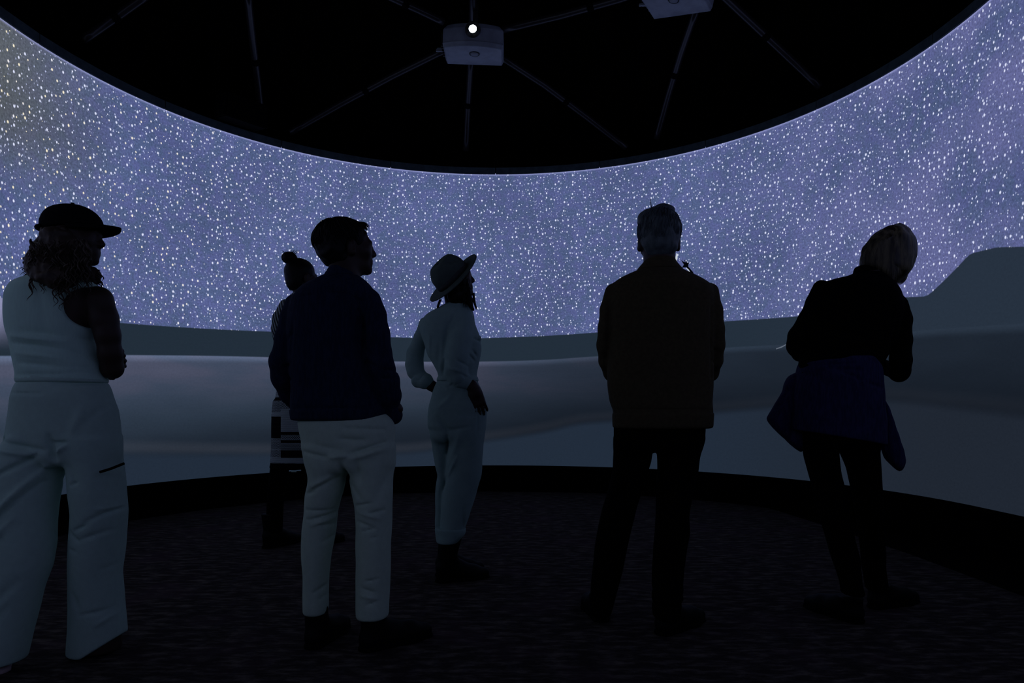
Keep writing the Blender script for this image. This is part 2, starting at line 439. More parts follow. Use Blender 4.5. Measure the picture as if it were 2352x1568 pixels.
hand = [cz(*p) for p in [(690, 580), (800, 650), (835, 660), (815, 560), (850, 590), (868, 670), (895, 670), (900, 600), (920, 600), (922, 665), (960, 690), (1000, 655), (965, 740), (960, 820), (1040, 910), (1130, 1010), (1165, 1090), (1130, 1135), (1080, 1120), (1030, 1040), (980, 940), (900, 850), (780, 850), (690, 850), (760, 820), (800, 740)]]
on_screen('projected_figure', [hand, ribbon([cz(700, 860), cz(760, 930), cz(900, 1000), cz(1080, 1060)], [3, 2.4, 2, 2]),
          ribbon([(1493.5, 455), (1495.5, 470), (1498, 486)], [.6, .9, 1.4])], M_SIL)
on_screen('projected_highlight', [ribbon([cz(545, 340), cz(545, 420), cz(530, 520), cz(505, 600), cz(520, 680), cz(560, 730)], [1, 1.9, 2.6, 2.4, 2, 1]),
          ribbon([cz(880, 860), cz(960, 940), cz(1015, 1010)], [.6, 1.3, .6]), ribbon([cz(800, 990), cz(950, 1060), cz(1060, 1110)], [.6, .8, .5])], M_WHT, R-.004)
M_STREAK = glow('pale_picture_streak', lin(120, 130, 145), .6)
on_screen('projected_streak', [ribbon([(1783, 801), (1795, 797), (1812, 788)], [1.0, 1.4, .6])], M_STREAK)

# ================================================================== PEOPLE
# Bodies, garments and hair are distance fields meshed with surface nets, in metres, in each person's own frame:
# x to the right, y away from the lens, z up, origin on the floor between the feet.
def smin(a, b, k):
    if k <= 0: return np.minimum(a, b)
    h = np.clip(.5+.5*(b-a)/k, 0, 1); return b+(a-b)*h-k*h*(1-h)
class Field:
    def __init__(s, lo, hi, h):
        s.h = h; s.lo = np.array(lo, np.float32)
        n = np.ceil((np.array(hi)-np.array(lo))/h).astype(int)+1
        s.ax = [(s.lo[i]+h*np.arange(n[i])).astype(np.float32) for i in range(3)]
        s.D = np.full(n, .2, np.float32)
    def sl(s, lo, hi, mrg):
        r = []
        for i in range(3):
            a = int(np.clip((lo[i]-mrg-s.lo[i])/s.h, 0, len(s.ax[i]))); b = int(np.clip((hi[i]+mrg-s.lo[i])/s.h+2, 0, len(s.ax[i])))
            r.append(slice(a, b))
        return tuple(r)
    def grid(s, q): return s.ax[0][q[0]][:, None, None], s.ax[1][q[1]][None, :, None], s.ax[2][q[2]][None, None, :]
    def put(s, prim, op='add', off=0.0, k=None):
        lo, hi, fn, kk = prim; k = kk if k is None else k
        q = s.sl(lo, hi, .06+abs(off)+k)
        if any(a.stop-a.start < 1 for a in q): return s
        d = fn(*s.grid(q)) - off
        if op == 'add': s.D[q] = smin(s.D[q], d, k)
        elif op == 'sub': s.D[q] = -smin(-s.D[q], d, k)
        return s
    def cut(s, fn, k=.004):
        d = fn(*s.grid((slice(None),)*3)); s.D = -smin(-s.D, -d, k); return s
    def bump(s, fn):
        s.D = s.D+fn(*s.grid((slice(None),)*3)); return s
    def mesh(s):
        D = s.D.copy(); D[0] = D[-1] = .1; D[:, 0] = D[:, -1] = .1; D[:, :, 0] = D[:, :, -1] = .1
        S = D < 0; n = np.array(D.shape)-1
        c = np.zeros(n, np.int8)
        for i in (0, 1):
            for j in (0, 1):
                for k in (0, 1): c += S[i:i+n[0], j:j+n[1], k:k+n[2]]
        I = np.argwhere((c > 0) & (c < 8)); idx = np.full(n, -1, np.int32); idx[tuple(I.T)] = np.arange(len(I))
        acc = np.zeros((len(I), 3)); cnt = np.zeros(len(I))
        for axis in range(3):
            o1, o2 = [a for a in range(3) if a != axis]
            for i in (0, 1):
                for j in (0, 1):
                    a = I.copy(); a[:, o1] += i; a[:, o2] += j; b = a.copy(); b[:, axis] += 1
                    da = D[tuple(a.T)]; db = D[tuple(b.T)]; m = (da < 0) != (db < 0)
                    t = np.where(m, da/np.where(m, da-db, 1), 0)
                    p = a.astype(float); p[:, axis] += t
                    acc[m] += p[m]; cnt[m] += 1
        V = acc/cnt[:, None]*s.h+s.lo
        Q = []
        for axis in range(3):
            o1, o2 = (axis+1) % 3, (axis+2) % 3
            sa = [slice(None)]*3; sb = [slice(None)]*3; sa[axis] = slice(0, -1); sb[axis] = slice(1, None)
            A = S[tuple(sa)]; B = S[tuple(sb)]
            E = np.argwhere(A != B); E = E[(E[:, o1] > 0) & (E[:, o2] > 0) & (E[:, o1] < n[o1]) & (E[:, o2] < n[o2])]
            fl = A[tuple(E.T)]
            def cell(i, j):
                c2 = E.copy(); c2[:, o1] -= i; c2[:, o2] -= j; return idx[tuple(c2.T)]
            q = np.stack([cell(1, 1), cell(0, 1), cell(0, 0), cell(1, 0)], 1)
            q[~fl] = q[~fl][:, ::-1]
            Q.append(q)
        return V, np.concatenate(Q)
    def obj(s, name, mat, parent, smooth=1):
        V, Q = s.mesh()
        for _ in range(smooth):      # light Laplacian pass
            acc = np.zeros_like(V); cnt = np.zeros(len(V))
            for a in range(4):
                np.add.at(acc, Q[:, a], V[Q[:, (a+1) % 4]]+V[Q[:, (a+3) % 4]]); np.add.at(cnt, Q[:, a], 2)
            V = .5*V+.5*acc/np.maximum(cnt, 1)[:, None]
        return mesh_obj(name, V, Q, mat, parent)
# ---- primitives: (lo, hi, function, blend)
def rcone(a, b, ra, rb, k=.02):
    a = np.array(a, np.float32); b = np.array(b, np.float32); m = max(ra, rb); ab = b-a; L = float(ab@ab)+1e-9
    def fn(x, y, z):
        t = np.clip(((x-a[0])*ab[0]+(y-a[1])*ab[1]+(z-a[2])*ab[2])/L, 0, 1)
        return np.sqrt((x-a[0]-t*ab[0])**2+(y-a[1]-t*ab[1])**2+(z-a[2]-t*ab[2])**2)-(ra+(rb-ra)*t)
    return (np.minimum(a, b)-m, np.maximum(a, b)+m, fn, k)
def chain(pts, k=.02):
    return [rcone(p[:3], q[:3], p[3], q[3], k) for p, q in zip(pts[:-1], pts[1:])]
def ell(c, r, M=None, k=.02, box=None):
    """ellipsoid (or rounded box when box = exponent) with axes = rows of M"""
    c = np.array(c, np.float32); M = np.eye(3) if M is None else np.array(M, float); r = np.array(r, float)
    ext = np.sqrt(((M*r[:, None])**2).sum(0))*(1 if not box else 1.5); n = box or 2
    def fn(x, y, z):
        dx, dy, dz = x-c[0], y-c[1], z-c[2]; qs = 0; gs = 0
        for i in range(3):
            w = (M[i, 0]*dx+M[i, 1]*dy+M[i, 2]*dz)/r[i]; w = np.abs(w)
            qs = qs+w**n; gs = gs+(w**(n-1)/r[i])**2
        q = (qs+1e-9)**(1/n); return (q-1)*q**(n-1)/np.sqrt(gs+1e-6)
    return (c-ext, c+ext, fn, k)
def interp(zs, Z, vals, sig=.008):
    f = np.linspace(zs[0]-.05, zs[-1]+.05, 600); v = np.interp(f, zs, vals)
    k = np.exp(-.5*((np.arange(-40, 41)*(f[1]-f[0]))/sig)**2); k /= k.sum()
    vp = np.concatenate([np.full(40, v[0]), v, np.full(40, v[-1])]); v = np.convolve(vp, k, 'valid')
    return np.interp(Z, f, v).astype(np.float32)
def loft(rows, n=2.2, k=.02, rnd=.012):
    """rows (z, x_left, x_right, y_centre, half_depth)"""
    A = np.array(sorted(rows), float); zs = A[:, 0]
    lo = (A[:, 1].min(), (A[:, 3]-A[:, 4]).min(), zs[0]); hi = (A[:, 2].max(), (A[:, 3]+A[:, 4]).max(), zs[-1])
    def fn(x, y, z):
        Z = z.ravel(); cx = interp(zs, Z, (A[:, 1]+A[:, 2])/2); a = np.maximum(interp(zs, Z, (A[:, 2]-A[:, 1])/2), .004)
        cy = interp(zs, Z, A[:, 3]); b = np.maximum(interp(zs, Z, A[:, 4]), .004)
        U = np.abs((x-cx)/a); Vv = np.abs((y-cy)/b)
        q = (U**n+Vv**n+1e-9)**(1/n); g = np.sqrt((U**(n-1)/a)**2+(Vv**(n-1)/b)**2+1e-6)
        d = (q-1)*q**(n-1)/g
        return -smin(-d, -np.maximum(z-zs[-1], zs[0]-z), rnd)
    return (np.array(lo), np.array(hi), fn, k)
def noise3(seed, freq, amp, n=7, aniso=(1, 1, 1)):
    rs = np.random.RandomState(seed); K = rs.normal(size=(n, 3))*freq*np.array(aniso); P = rs.uniform(0, 6.28, n)
    def fn(x, y, z):
        s = 0
        for i in range(n): s = s+np.sin(K[i, 0]*x+K[i, 1]*y+K[i, 2]*z+P[i])
        return (s*amp/n*1.6).astype(np.float32)
    return fn
def basis(yaw, pitch=0, roll=0):
    """rows right, forward, up; yaw 0 looks away from the lens, + turns right; pitch + looks up; roll + tilts right"""
    y, p, r = [math.radians(a) for a in (yaw, pitch, roll)]
    Mx = Matrix.Rotation(-y, 3, 'Z') @ Matrix.Rotation(p, 3, 'X') @ Matrix.Rotation(r, 3, 'Y')
    return np.array([list(Mx @ Vector(v)) for v in ((1, 0, 0), (0, 1, 0), (0, 0, 1))])
def head_prims(c, M, s=1.0):
    """skull, face, ears; returns (add list, subtract list) for a head of height .23*s centred on c"""
    c = np.array(c); P = lambda r, f, u: c+s*(M[0]*r+M[1]*f+M[2]*u)
    E = lambda p, r, k=.02: ell(P(*p), [q*s for q in r], M, k*s)
    S = lambda p, r, k=.012: E(p, (r, r, r), k)
    C = lambda a, b, ra, rb, k=.012: rcone(P(*a), P(*b), ra*s, rb*s, k*s)
    add = [E((0, -.012, .028), (.076, .094, .087)), E((0, .022, -.022), (.060, .072, .083), .03), E((0, .034, -.078), (.046, .052, .034), .03),
           S((0, .076, -.098), .018, .025), C((-.03, .082, .014), (.03, .082, .014), .013, .013, .02), C((0, .090, .006), (0, .108, -.026), .008, .011, .014),
           S((-.011, .098, -.031), .009), S((.011, .098, -.031), .009), C((-.017, .087, -.056), (.017, .087, -.056), .0085, .0085),
           C((-.015, .085, -.069), (.015, .085, -.069), .009, .009), S((-.044, .055, -.022), .024, .03), S((.044, .055, -.022), .024, .03)]
    sub = [S((-.032, .101, -.001), .014, .012), S((.032, .101, -.001), .014, .012), C((-.02, .101, -.0625), (.02, .101, -.0625), .003, .003, .004)]
    post = [S((-.032, .078, -.002), .013, .004), S((.032, .078, -.002), .013, .004)]
    for q in (-1, 1):
        Me = np.array([M[0]*.94+M[1]*-.34*q, M[1]*.94+M[0]*.34*q, M[2]])
        post += [ell(P(q*.080, -.010, -.012), (.010*s, .021*s, .033*s), Me, .008), ell(P(q*.081, .002, -.036), (.008*s, .010*s, .013*s), Me, .008)]
        post.append(('sub', ell(P(q*.092, -.002, -.010), (.008*s, .010*s, .018*s), Me, .006)))
    return add, sub, post
def hand_prims(wrist, d, n, side, curl=.5, s=1.0, spread=.0, k=.006):
    """palm, four jointed fingers and a thumb; d points to the fingertips, n out of the palm, side +-1 sets the thumb side"""
    w = np.array(wrist, float); d = np.array(d, float); d /= np.linalg.norm(d); n = np.array(n, float); n -= d*(n@d); n /= np.linalg.norm(n)
    t = np.cross(d, n)*side
    out = [ell(w+d*.052*s, (.041*s, .052*s, .015*s), [t, d, n], .012, box=3), rcone(w-d*.02*s, w+d*.03*s, .026*s, .030*s, .02)]
    for o, L in ((.030, .070), (.010, .079), (-.010, .073), (-.029, .057)):
        p = w+t*o*s+d*.093*s; ang = 0; dd = d+t*spread*o*12; dd /= np.linalg.norm(dd); r = .0088*s
        out.append(rcone(w+t*o*.8*s+d*.05*s, p, .011*s, r, .006))
        for f, a in ((.46, .55), (.30, .95), (.24, .7)):
            ang += curl*a*1.25; v = dd*math.cos(ang)+n*math.sin(ang); q = p+v*L*f*s
            out.append(rcone(p, q, r, r*.92, k)); p = q; r *= .92
    p = w+t*.030*s+d*.022*s+n*.006*s; v = d*.62+t*.66+n*.35
    for L, r0, r1, b in ((.040, .0145, .0115, .0), (.032, .0112, .0098, .35), (.026, .0098, .0078, .6)):
        v2 = v+(d*.6-t*.55+n*.3)*b*(.4+curl); v2 /= np.linalg.norm(v2); q = p+v2*L*s; out.append(rcone(p, q, r0*s, r1*s, k)); p = q
    return out
CROPS = {'A': (0, 440, 2.8), 'B': (0, 980, 2.667), 'C': (560, 480, 3.015), 'D': (560, 960, 2.8), 'E': (900, 560, 3.92), 'F': (940, 900, 3.409),
         'G': (1340, 440, 2.8), 'H': (1320, 960, 2.903), 'I': (1740, 500, 3.135), 'J': (1740, 960, 3.136), 'P': (0, 0, 1.0)}
class Person:
    """measurements are noted in image coordinates at known distances and turned into metres here"""
    def __init__(s, px0, foot_py, label):
        s.Y0 = F*HC/(foot_py-YH); s.X0 = (px0-W/2)*s.Y0/F; s.px = s.Y0/F
        s.e = empty('person', (s.X0, s.Y0, 0), label, 'person', 'visitors watching the projection')
    def L(s, c, x, y, dy=0.0):
        ox, oy, sc = CROPS[c]; px, py = ox+x/sc, oy+y/sc; Y = s.Y0+dy
        return np.array([(px-W/2)*Y/F-s.X0, dy, HC+(YH-py)*Y/F])
    def r(s, c, v, dy=0.0): return v/CROPS[c][2]*(s.Y0+dy)/F
    def loft(s, c, rows, yc=0.0, b=.1, **kw):
        out = []
        for q in rows:
            y, xl, xr = q[:3]; dy = q[3] if len(q) > 3 and q[3] is not None else yc; bb = q[4] if len(q) > 4 else b
            l = s.L(c, xl, y, dy); r = s.L(c, xr, y, dy)
            # a limb seen at an angle shows part of its depth: take that out of the measured width
            w = (r[0]-l[0])/2; m = (r[0]+l[0])/2; tn = abs(m+s.X0)/(s.Y0+dy); bb = min(bb, .7*w/max(tn, .01)); a = math.sqrt(w*w-(bb*tn)**2)
            out.append((l[2], m-a, m+a, dy, bb))
        return loft(out, **kw)
    def chain(s, c, pts, k=.012):
        """(x, y, dy, radius in crop px)"""
        return chain([tuple(s.L(c, x, y, dy))+(s.r(c, r, dy),) for x, y, dy, r in pts], k)
    def strokes(s, c, L, yc=0.0):
        """cloth creases on the side towards the lens: (x1, y1, x2, y2, width, depth mm); negative depth is a ridge"""
        segs = [(s.L(c, a, b, yc-.08), s.L(c, x, y, yc-.08), s.r(c, w), d*.001) for a, b, x, y, w, d in L]
        def fn(x, y, z):
            o = np.zeros((x.shape[0], 1, z.shape[2]), np.float32)
            for a, b, w, d in segs:
                ab = (b[0]-a[0], b[2]-a[2]); LL = ab[0]**2+ab[1]**2+1e-9
                t = np.clip(((x-a[0])*ab[0]+(z-a[2])*ab[1])/LL, 0, 1)
                q = ((x-a[0]-t*ab[0])**2+(z-a[2]-t*ab[1])**2)/(w*w)
                o += 2.2*d*np.exp(-q)*(1-.5*np.abs(2*t-1))
            return o*(1/(1+np.exp((y-yc)*60)))
        return fn
def field(prims, h=.006, off=0.0, pad=.03, bbox=None):
    lo = np.min([p[0] for p in prims], 0)-pad-max(off, 0); hi = np.max([p[1] for p in prims], 0)+pad+max(off, 0)
    f = Field(lo, hi, h)
    for p in prims: f.put(p, off=off)
    return f
def body_mesh(P, inner, skin, headc, M, hs, mat, h=.0055, off=-.016, mid=()):
    """one continuous figure: inner prims (under clothes, set in) + bare prims + head"""
    add, sub, post = head_prims(headc, M, hs)
    flat = [q for q in post if not isinstance(q[0], str)]
    allp = inner+skin+add+flat+list(mid)
    lo = np.min([p[0] for p in allp], 0)-.03; hi = np.max([p[1] for p in allp], 0)+.03; lo[2] = max(lo[2], -.01)
    f = Field(lo, hi, h)
    for p in inner: f.put(p, off=off, k=.02)
    for p in mid: f.put(p, off=-.009, k=.02)
    g = Field(lo, hi, h); g.ax = f.ax
    for p in add: g.put(p)
    for p in sub: g.put(p, 'sub')
    for q in post:
        if isinstance(q[0], str): g.put(q[1], 'sub')
        else: g.put(q)
    f.D = smin(f.D, g.D, .012)
    for p in skin: f.put(p)
    return f.obj('body', mat, P.e)
def shoe(P, name, heel, yaw, L, mat, sole_mat, shaft=.11, w=1.0, lean=(0, 0), sole=.022, heel_h=0.0, rs=.046, toe=.6):
    """upper and sole; heel = (x, y) of the heel centre on the floor, yaw 0 points away from the lens, + to the right"""
    hx, hy = heel; t = math.radians(yaw); d = np.array((math.sin(t), math.cos(t), 0)); z0 = np.array((hx, hy, 0.0)); up = np.array((0, 0, 1.0))
    hh = heel_h
    pr = [rcone(z0+up*(.040+hh), z0+d*L*.35+up*(.042+hh*.6), .036*w, .037*w, .02), rcone(z0+d*L*.35+up*(.042+hh*.6), z0+d*L*.62+up*.036, .037*w, .041*w, .02),
          rcone(z0+d*L*.62+up*.034, z0+d*L*.86+up*.028, .041*w, .028*w*(.7+.5*toe), .02),
          rcone(z0+d*.02+up*(.055+hh), z0+d*.015+up*shaft+np.array((lean[0], lean[1], 0)), .040*w, rs*w, .02), rcone(z0+d*.03+up*(.09+hh), z0+d*L*.5+up*.045, .036*w, .032*w, .025)]
    f = field(pr, .005); f.cut(lambda x, y, z: np.maximum((.012+0*x+0*y)-z, z-(shaft+0*x)), .004)
    f.bump(noise3(len(name)+int(abs(yaw)), 55, .0012))
    o = f.obj(name, mat, P.e)
    sp = [rcone(z0+up*.0, z0+d*L*.30+up*0, .039*w, .037*w, .02), rcone(z0+d*L*.3, z0+d*L*.62, .037*w, .044*w, .02), rcone(z0+d*L*.62, z0+d*L*.87, .044*w, .030*w*(.7+.5*toe), .02)]
    g = field(sp, .005); g.cut(lambda x, y, z: np.maximum(z-sole+0*x+0*y, .0005-z), .003)
    g.obj('sole', sole_mat, o)
    if hh > .015:
        q = field([rcone(z0-up*.01, z0+up*(.05+hh), .030*w, .036*w)], .005); q.cut(lambda x, y, z: np.maximum(z-(.03+hh)+0*x+0*y, .0005-z), .003); q.obj('heel', sole_mat, o)
    return o
def strand_mesh(name, lines, rad, mat, parent, seg=4):
    """many tapering hair strands in one mesh"""
    V = []; Q = []; b = 0
    for ln in lines:
        ln = np.asarray(ln, float); n = len(ln); d = np.gradient(ln, axis=0); d /= np.linalg.norm(d, axis=1)[:, None]+1e-9
        a = np.cross(d, (.3, .5, .81)); a /= np.linalg.norm(a, axis=1)[:, None]+1e-9; c = np.cross(d, a)
        r = rad*np.clip(1.15-np.linspace(0, 1, n)**2, .12, 1)
        for k in range(seg):
            th = 2*math.pi*k/seg; V.append(ln+(a*math.cos(th)+c*math.sin(th))*r[:, None])
        i = np.arange(n-1)
        for k in range(seg):
            q = (k+1) % seg; Q.append(np.stack([b+k*n+i, b+q*n+i, b+q*n+i+1, b+k*n+i+1], 1))
        b += seg*n
    return tag(mesh_obj(name, np.concatenate(V), np.concatenate(Q), mat, parent), kind='stuff')
def cap_strands(c, M, rad, n, rs, a0, a1, out=.003, wav=.004, crown=(0, -.3, .95), npts=12, lim=None):
    """strands that run over an ellipsoid from the crown outwards between polar angles a0 and a1"""
    ls = []; cr = np.array(crown)/np.linalg.norm(crown); e1 = np.cross(cr, (1, 0, 0)); e1 /= np.linalg.norm(e1); e2 = np.cross(cr, e1)
    for i in range(n):
        az = rs.uniform(0, 2*math.pi); s0 = a0*rs.uniform(.2, 1); s1 = a1*rs.uniform(.75, 1.05); ph = rs.uniform(0, 6); o = rs.uniform(0, out); tw = rs.uniform(-.25, .25)
        pts = []
        for t in np.linspace(s0, s1, npts):
            a = az+tw*t; v = cr*math.cos(t)+(e1*math.cos(a)+e2*math.sin(a))*math.sin(t)
            p = v*(np.array(rad)+o)+np.array([math.sin(ph+t*5), math.cos(ph+t*4), 0])*wav
            if lim and not lim(p): break
            pts.append(np.array(c)+M.T @ p)
        if len(pts) > 3: ls.append(pts)
    return ls

# ---- cloth, skin and hair
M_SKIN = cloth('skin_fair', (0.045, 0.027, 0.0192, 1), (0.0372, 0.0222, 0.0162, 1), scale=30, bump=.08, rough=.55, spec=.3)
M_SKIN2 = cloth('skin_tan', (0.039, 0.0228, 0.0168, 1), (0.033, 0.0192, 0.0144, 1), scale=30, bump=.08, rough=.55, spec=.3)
M_WHITE = cloth('offwhite_twill', (.46, .64, .55, 1), (.44, .61, .525, 1), scale=45, bump=.35)
M_KNITW = cloth('offwhite_rib_top', (.56, .80, .68, 1), (.53, .76, .645, 1), scale=40, bump=.3, stretch=(3, 3, .5))
M_CREAM = cloth('cream_chino', (.50, .63, .50, 1), (.47, .595, .47, 1), scale=45, bump=.35)
M_SAGE = cloth('pale_sage_twill', (.28, .41, .38, 1), (.26, .385, .355, 1), scale=45, bump=.35)
M_FELT = cloth('grey_felt', (.085, .115, .10, 1), (.075, .10, .088, 1), scale=35, bump=.2)
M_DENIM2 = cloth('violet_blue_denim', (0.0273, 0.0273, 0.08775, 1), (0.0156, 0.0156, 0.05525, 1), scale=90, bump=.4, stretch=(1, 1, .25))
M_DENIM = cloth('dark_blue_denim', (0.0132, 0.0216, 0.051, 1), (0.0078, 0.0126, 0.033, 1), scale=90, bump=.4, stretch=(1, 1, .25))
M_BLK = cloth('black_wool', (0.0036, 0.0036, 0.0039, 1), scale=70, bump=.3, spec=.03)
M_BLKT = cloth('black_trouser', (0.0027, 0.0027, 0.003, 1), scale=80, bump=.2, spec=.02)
M_SHOE = cloth('black_leather', (.005, .005, .0055, 1), scale=40, bump=.1, rough=.6, spec=.1)
M_SOLE = cloth('black_rubber', (.004, .004, .004, 1), scale=60, bump=.1, spec=.05)
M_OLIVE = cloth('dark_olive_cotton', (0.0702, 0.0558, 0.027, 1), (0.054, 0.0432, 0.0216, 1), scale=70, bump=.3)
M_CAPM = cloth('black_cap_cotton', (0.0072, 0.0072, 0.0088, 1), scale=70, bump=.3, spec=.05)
M_CURL = cloth('brown_curls', (.085, .060, .042, 1), (.045, .030, .022, 1), scale=25, bump=.3, rough=.55, spec=.3)
M_DARKH = cloth('black_hair', (0.0056, 0.00525, 0.0056, 1), scale=40, bump=.3, rough=.5, spec=.15)
M_GREYH = cloth('grey_hair', (.12, .15, .155, 1), (.07, .09, .095, 1), scale=50, bump=.5, rough=.6, spec=.3, stretch=(1, 1, .3))
M_BLOND = cloth('blond_hair', (0.17, 0.1403, 0.0765, 1), (0.02975, 0.0238, 0.0153, 1), scale=40, bump=.4, rough=.5, spec=.35, stretch=(1, 1, .2))
M_PINK = cloth('pale_sneaker', (.55, .42, .42, 1), scale=30, bump=.1)

def band(fn_lo, fn_hi):
    return lambda x, y, z: np.maximum(fn_lo-z+0*x+0*y, z-fn_hi+0*x+0*y)
def cut_line(P, c, p1, p2, dy=0.0, keep='above'):
    """keep the cloth above (or below) a line noted in the image"""
    a = P.L(c, *p1, dy); b = P.L(c, *p2, dy); n = np.array([-(b[2]-a[2]), b[0]-a[0]]); n = n/np.linalg.norm(n)
    if n[1] < 0: n = -n
    s = -1 if keep == 'above' else 1
    return lambda x, y, z: s*((x-a[0])*n[0]+(z-a[2])*n[1])+0*y
def garment(P, name, prims, mat, h=.006, off=0.0, folds=(), noise=None, cuts=(), parent=None, smooth=1):
    f = field(prims, h, off)
    for fn in folds: f.bump(fn)
    if noise: f.bump(noise)
    for c in cuts: f.cut(c)
    return f.obj(name, mat, parent or P.e, smooth)
def lerp_rows(rows, dy0, dy1, b0, b1):
    n = len(rows); o = []
    for i, q in enumerate(rows):
        t = i/(n-1); o.append((q[0], q[1], q[2], dy0+(dy1-dy0)*t, b0+(b1-b0)*t))
    return o

# ---------------------------------------------------------------- 1. woman in cap, tank top and cargo trousers
def cap_woman():
    P = Person(155, 1520, 'woman in black cap with curly hair, sleeveless pale top and wide pale trousers')
    hc = P.L('A', 480, 287, .03); M = basis(80, -2, 0); hs = .93
    torso = P.loft('A', [(545, 240, 520, None, .07), (565, 150, 585, None, .08), (590, 100, 625, None, .095), (625, 68, 640), (670, 47, 645), (740, 42, 650), (810, 43, 640), (880, 52, 622), (960, 78, 614), (1040, 93, 634), (1110, 108, 656), (1175, 122, 670), (1230, 112, 700)], .03, .115, k=.03)
    neck = rcone(P.L('A', 440, 430, .03), P.L('A', 370, 600, .03), .055, .075, .04)
    rarm = P.chain('A', [(632, 700, .02, 92), (668, 820, .02, 82), (692, 920, .02, 71), (708, 1040, .03, 67), (722, 1135, .05, 64)], .02)
    rfore = P.chain('A', [(722, 1135, .05, 60), (690, 1110, .16, 48), (600, 1085, .25, 34)], .02)
    larm = P.chain('A', [(130, 670, .04, 78), (150, 850, .09, 64), (190, 1070, .15, 54), (400, 1105, .21, 44), (580, 1100, .17, 34)], .02)
    hands = hand_prims(P.L('A', 632, 1098, .172), (1, -.14, .12), (-.25, -1, 0), 1, .55, 1.0, .15) + hand_prims(P.L('A', 590, 1082, .255), (-1, .05, .1), (.1, -1, 0), -1, .4)
    hips = P.loft('A', [(1160, 124, 668, None, .11), (1210, 113, 692, None, .118), (1260, 95, 716, None, .125), (1320, 76, 736), (1400, 64, 766), (1500, 50, 777), (1560, 40, 783), (1669, -8, 795), (1760, -25, 797)], .03, .135, k=.045, rnd=.07)
    rleg = P.loft('B', lerp_rows([(60, 330, 753), (180, 396, 757), (300, 414, 770), (420, 423, 780), (520, 435, 789), (600, 432, 784), (680, 425, 776), (800, 418, 766), (900, 418, 754), (1000, 420, 760), (1100, 424, 768), (1180, 420, 776), (1300, 411, 785), (1400, 408, 788)], .03, .10, .125, .10), k=.014)
    lleg = P.loft('P', lerp_rows([(1000, 14, 160), (1030, -2, 156), (1060, -22, 152), (1110, -42, 146), (1150, -52, 139), (1200, -56, 134), (1250, -62, 133), (1300, -70, 124), (1350, -78, 106), (1430, -82, 86), (1518, -85, 64)], .03, -.10, .125, .10), k=.014)
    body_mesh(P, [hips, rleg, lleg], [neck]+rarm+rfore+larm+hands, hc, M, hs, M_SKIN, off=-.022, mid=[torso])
    # sleeveless top: torso shell with cut-away armholes and neck
    f = field([torso, P.loft('A', [(545, 240, 500, None, .07), (570, 150, 570, None, .09), (600, 95, 600)], .03, .11)], .006, .007)
    f.bump(P.strokes('A', [(95, 930, 440, 968, 15, -5), (110, 975, 400, 1012, 14, 5), (130, 1040, 430, 1075, 15, -4), (150, 1100, 420, 1128, 14, 4), (430, 1020, 630, 1085, 16, 4), (440, 1128, 655, 1130, 10, 2.5), (130, 1180, 420, 1176, 11, 2.5), (420, 1172, 660, 1140, 10, 2.5), (300, 640, 330, 900, 30, 2), (180, 900, 420, 930, 22, 4), (480, 940, 620, 960, 12, 4)], .03))
    for c, rx, rz in ((P.L('A', 615, 748, 0), 143, 140), (P.L('A', -12, 735, 0), 62, 140)):
        a, b = P.r('A', rx), P.r('A', rz)
        f.cut(lambda x, y, z, c=c, a=a, b=b: -(np.sqrt(((x-c[0])/a)**2+((z-c[2])/b)**2)-1)*min(a, b)+0*y, .003)
    f.cut(band(P.L('A', 0, 1215, .03)[2], 3), .003)
    f.obj('tank_top', M_KNITW, P.e)
    # trousers
    tr = garment(P, 'trousers', [hips, rleg, lleg], M_WHITE, folds=[
        P.strokes('A', [(105, 1210, 640, 1190, 12, 3), (90, 1295, 340, 1300, 7, 4), (380, 1250, 640, 1215, 12, 4), (560, 1400, 500, 1560, 26, -4), (640, 1380, 560, 1500, 16, 3)], .03),
        P.strokes('B', [(10, 95, 60, 70, 14, 7), (60, 90, 340, 135, 16, 7), (40, 130, 280, 165, 18, -6), (300, 165, 60, 300, 14, 8), (335, 240, 30, 590, 20, -7), (300, 330, 10, 640, 13, 6), (200, 540, 20, 740, 18, -5), (150, 640, 60, 760, 14, 5), (390, 90, 470, 90, 9, 7), (420, 150, 470, 110, 12, -6), (380, 60, 400, 180, 22, 10),
                  (480, 240, 510, 340, 14, 4), (480, 350, 520, 330, 10, 5), (480, 630, 560, 590, 10, 6), (540, 580, 740, 480, 12, 5), (600, 500, 740, 500, 10, -3), (440, 640, 500, 700, 12, 5), (500, 690, 640, 640, 14, 4), (430, 750, 480, 760, 10, 4), (440, 1030, 470, 1120, 18, 4), (470, 1160, 620, 1140, 14, 4), (560, 1230, 640, 1180, 14, -4), (60, 1100, 240, 900, 24, 4), (40, 1290, 200, 1040, 18, 4), (600, 880, 700, 860, 14, 3)], .05)],
        noise=noise3(3, 26, .0018), cuts=[cut_line(P, 'B', (410, 1396), (560, 1390), .1), lambda x, y, z: .006-z+0*x+0*y, lambda x, y, z: np.minimum(.006+0*z+0*y-(x-P.L('B', 395, 1200, 0)[0])*-1, cut_line(P, 'B', (540, 1400), (790, 1240), .1)(x, y, z))])
    # waistband, pocket welts and hems as stitched-on strips
    wb = P.loft('A', [(1178, 121, 672, None, .113), (1225, 110, 700, None, .121)], .03); garment(P, 'waistband', [wb], M_WHITE, off=.004, parent=tr)
    for q in ([(612, 277, .0), (680, 256, 0), (760, 224, 0)], [(20, 345, 0), (34, 300, 0), (46, 262, 0)]):
        pts = [P.L('B', x, y, -.108+.03) for x, y, _ in q] if q[0][0] > 100 else [P.L('B', x, y, -.09) for x, y, _ in q]
        tube('pocket_welt', pts, .005, M_BLKT, tr, 6)
    # cap
    add, _, _ = head_prims(hc, M, hs)
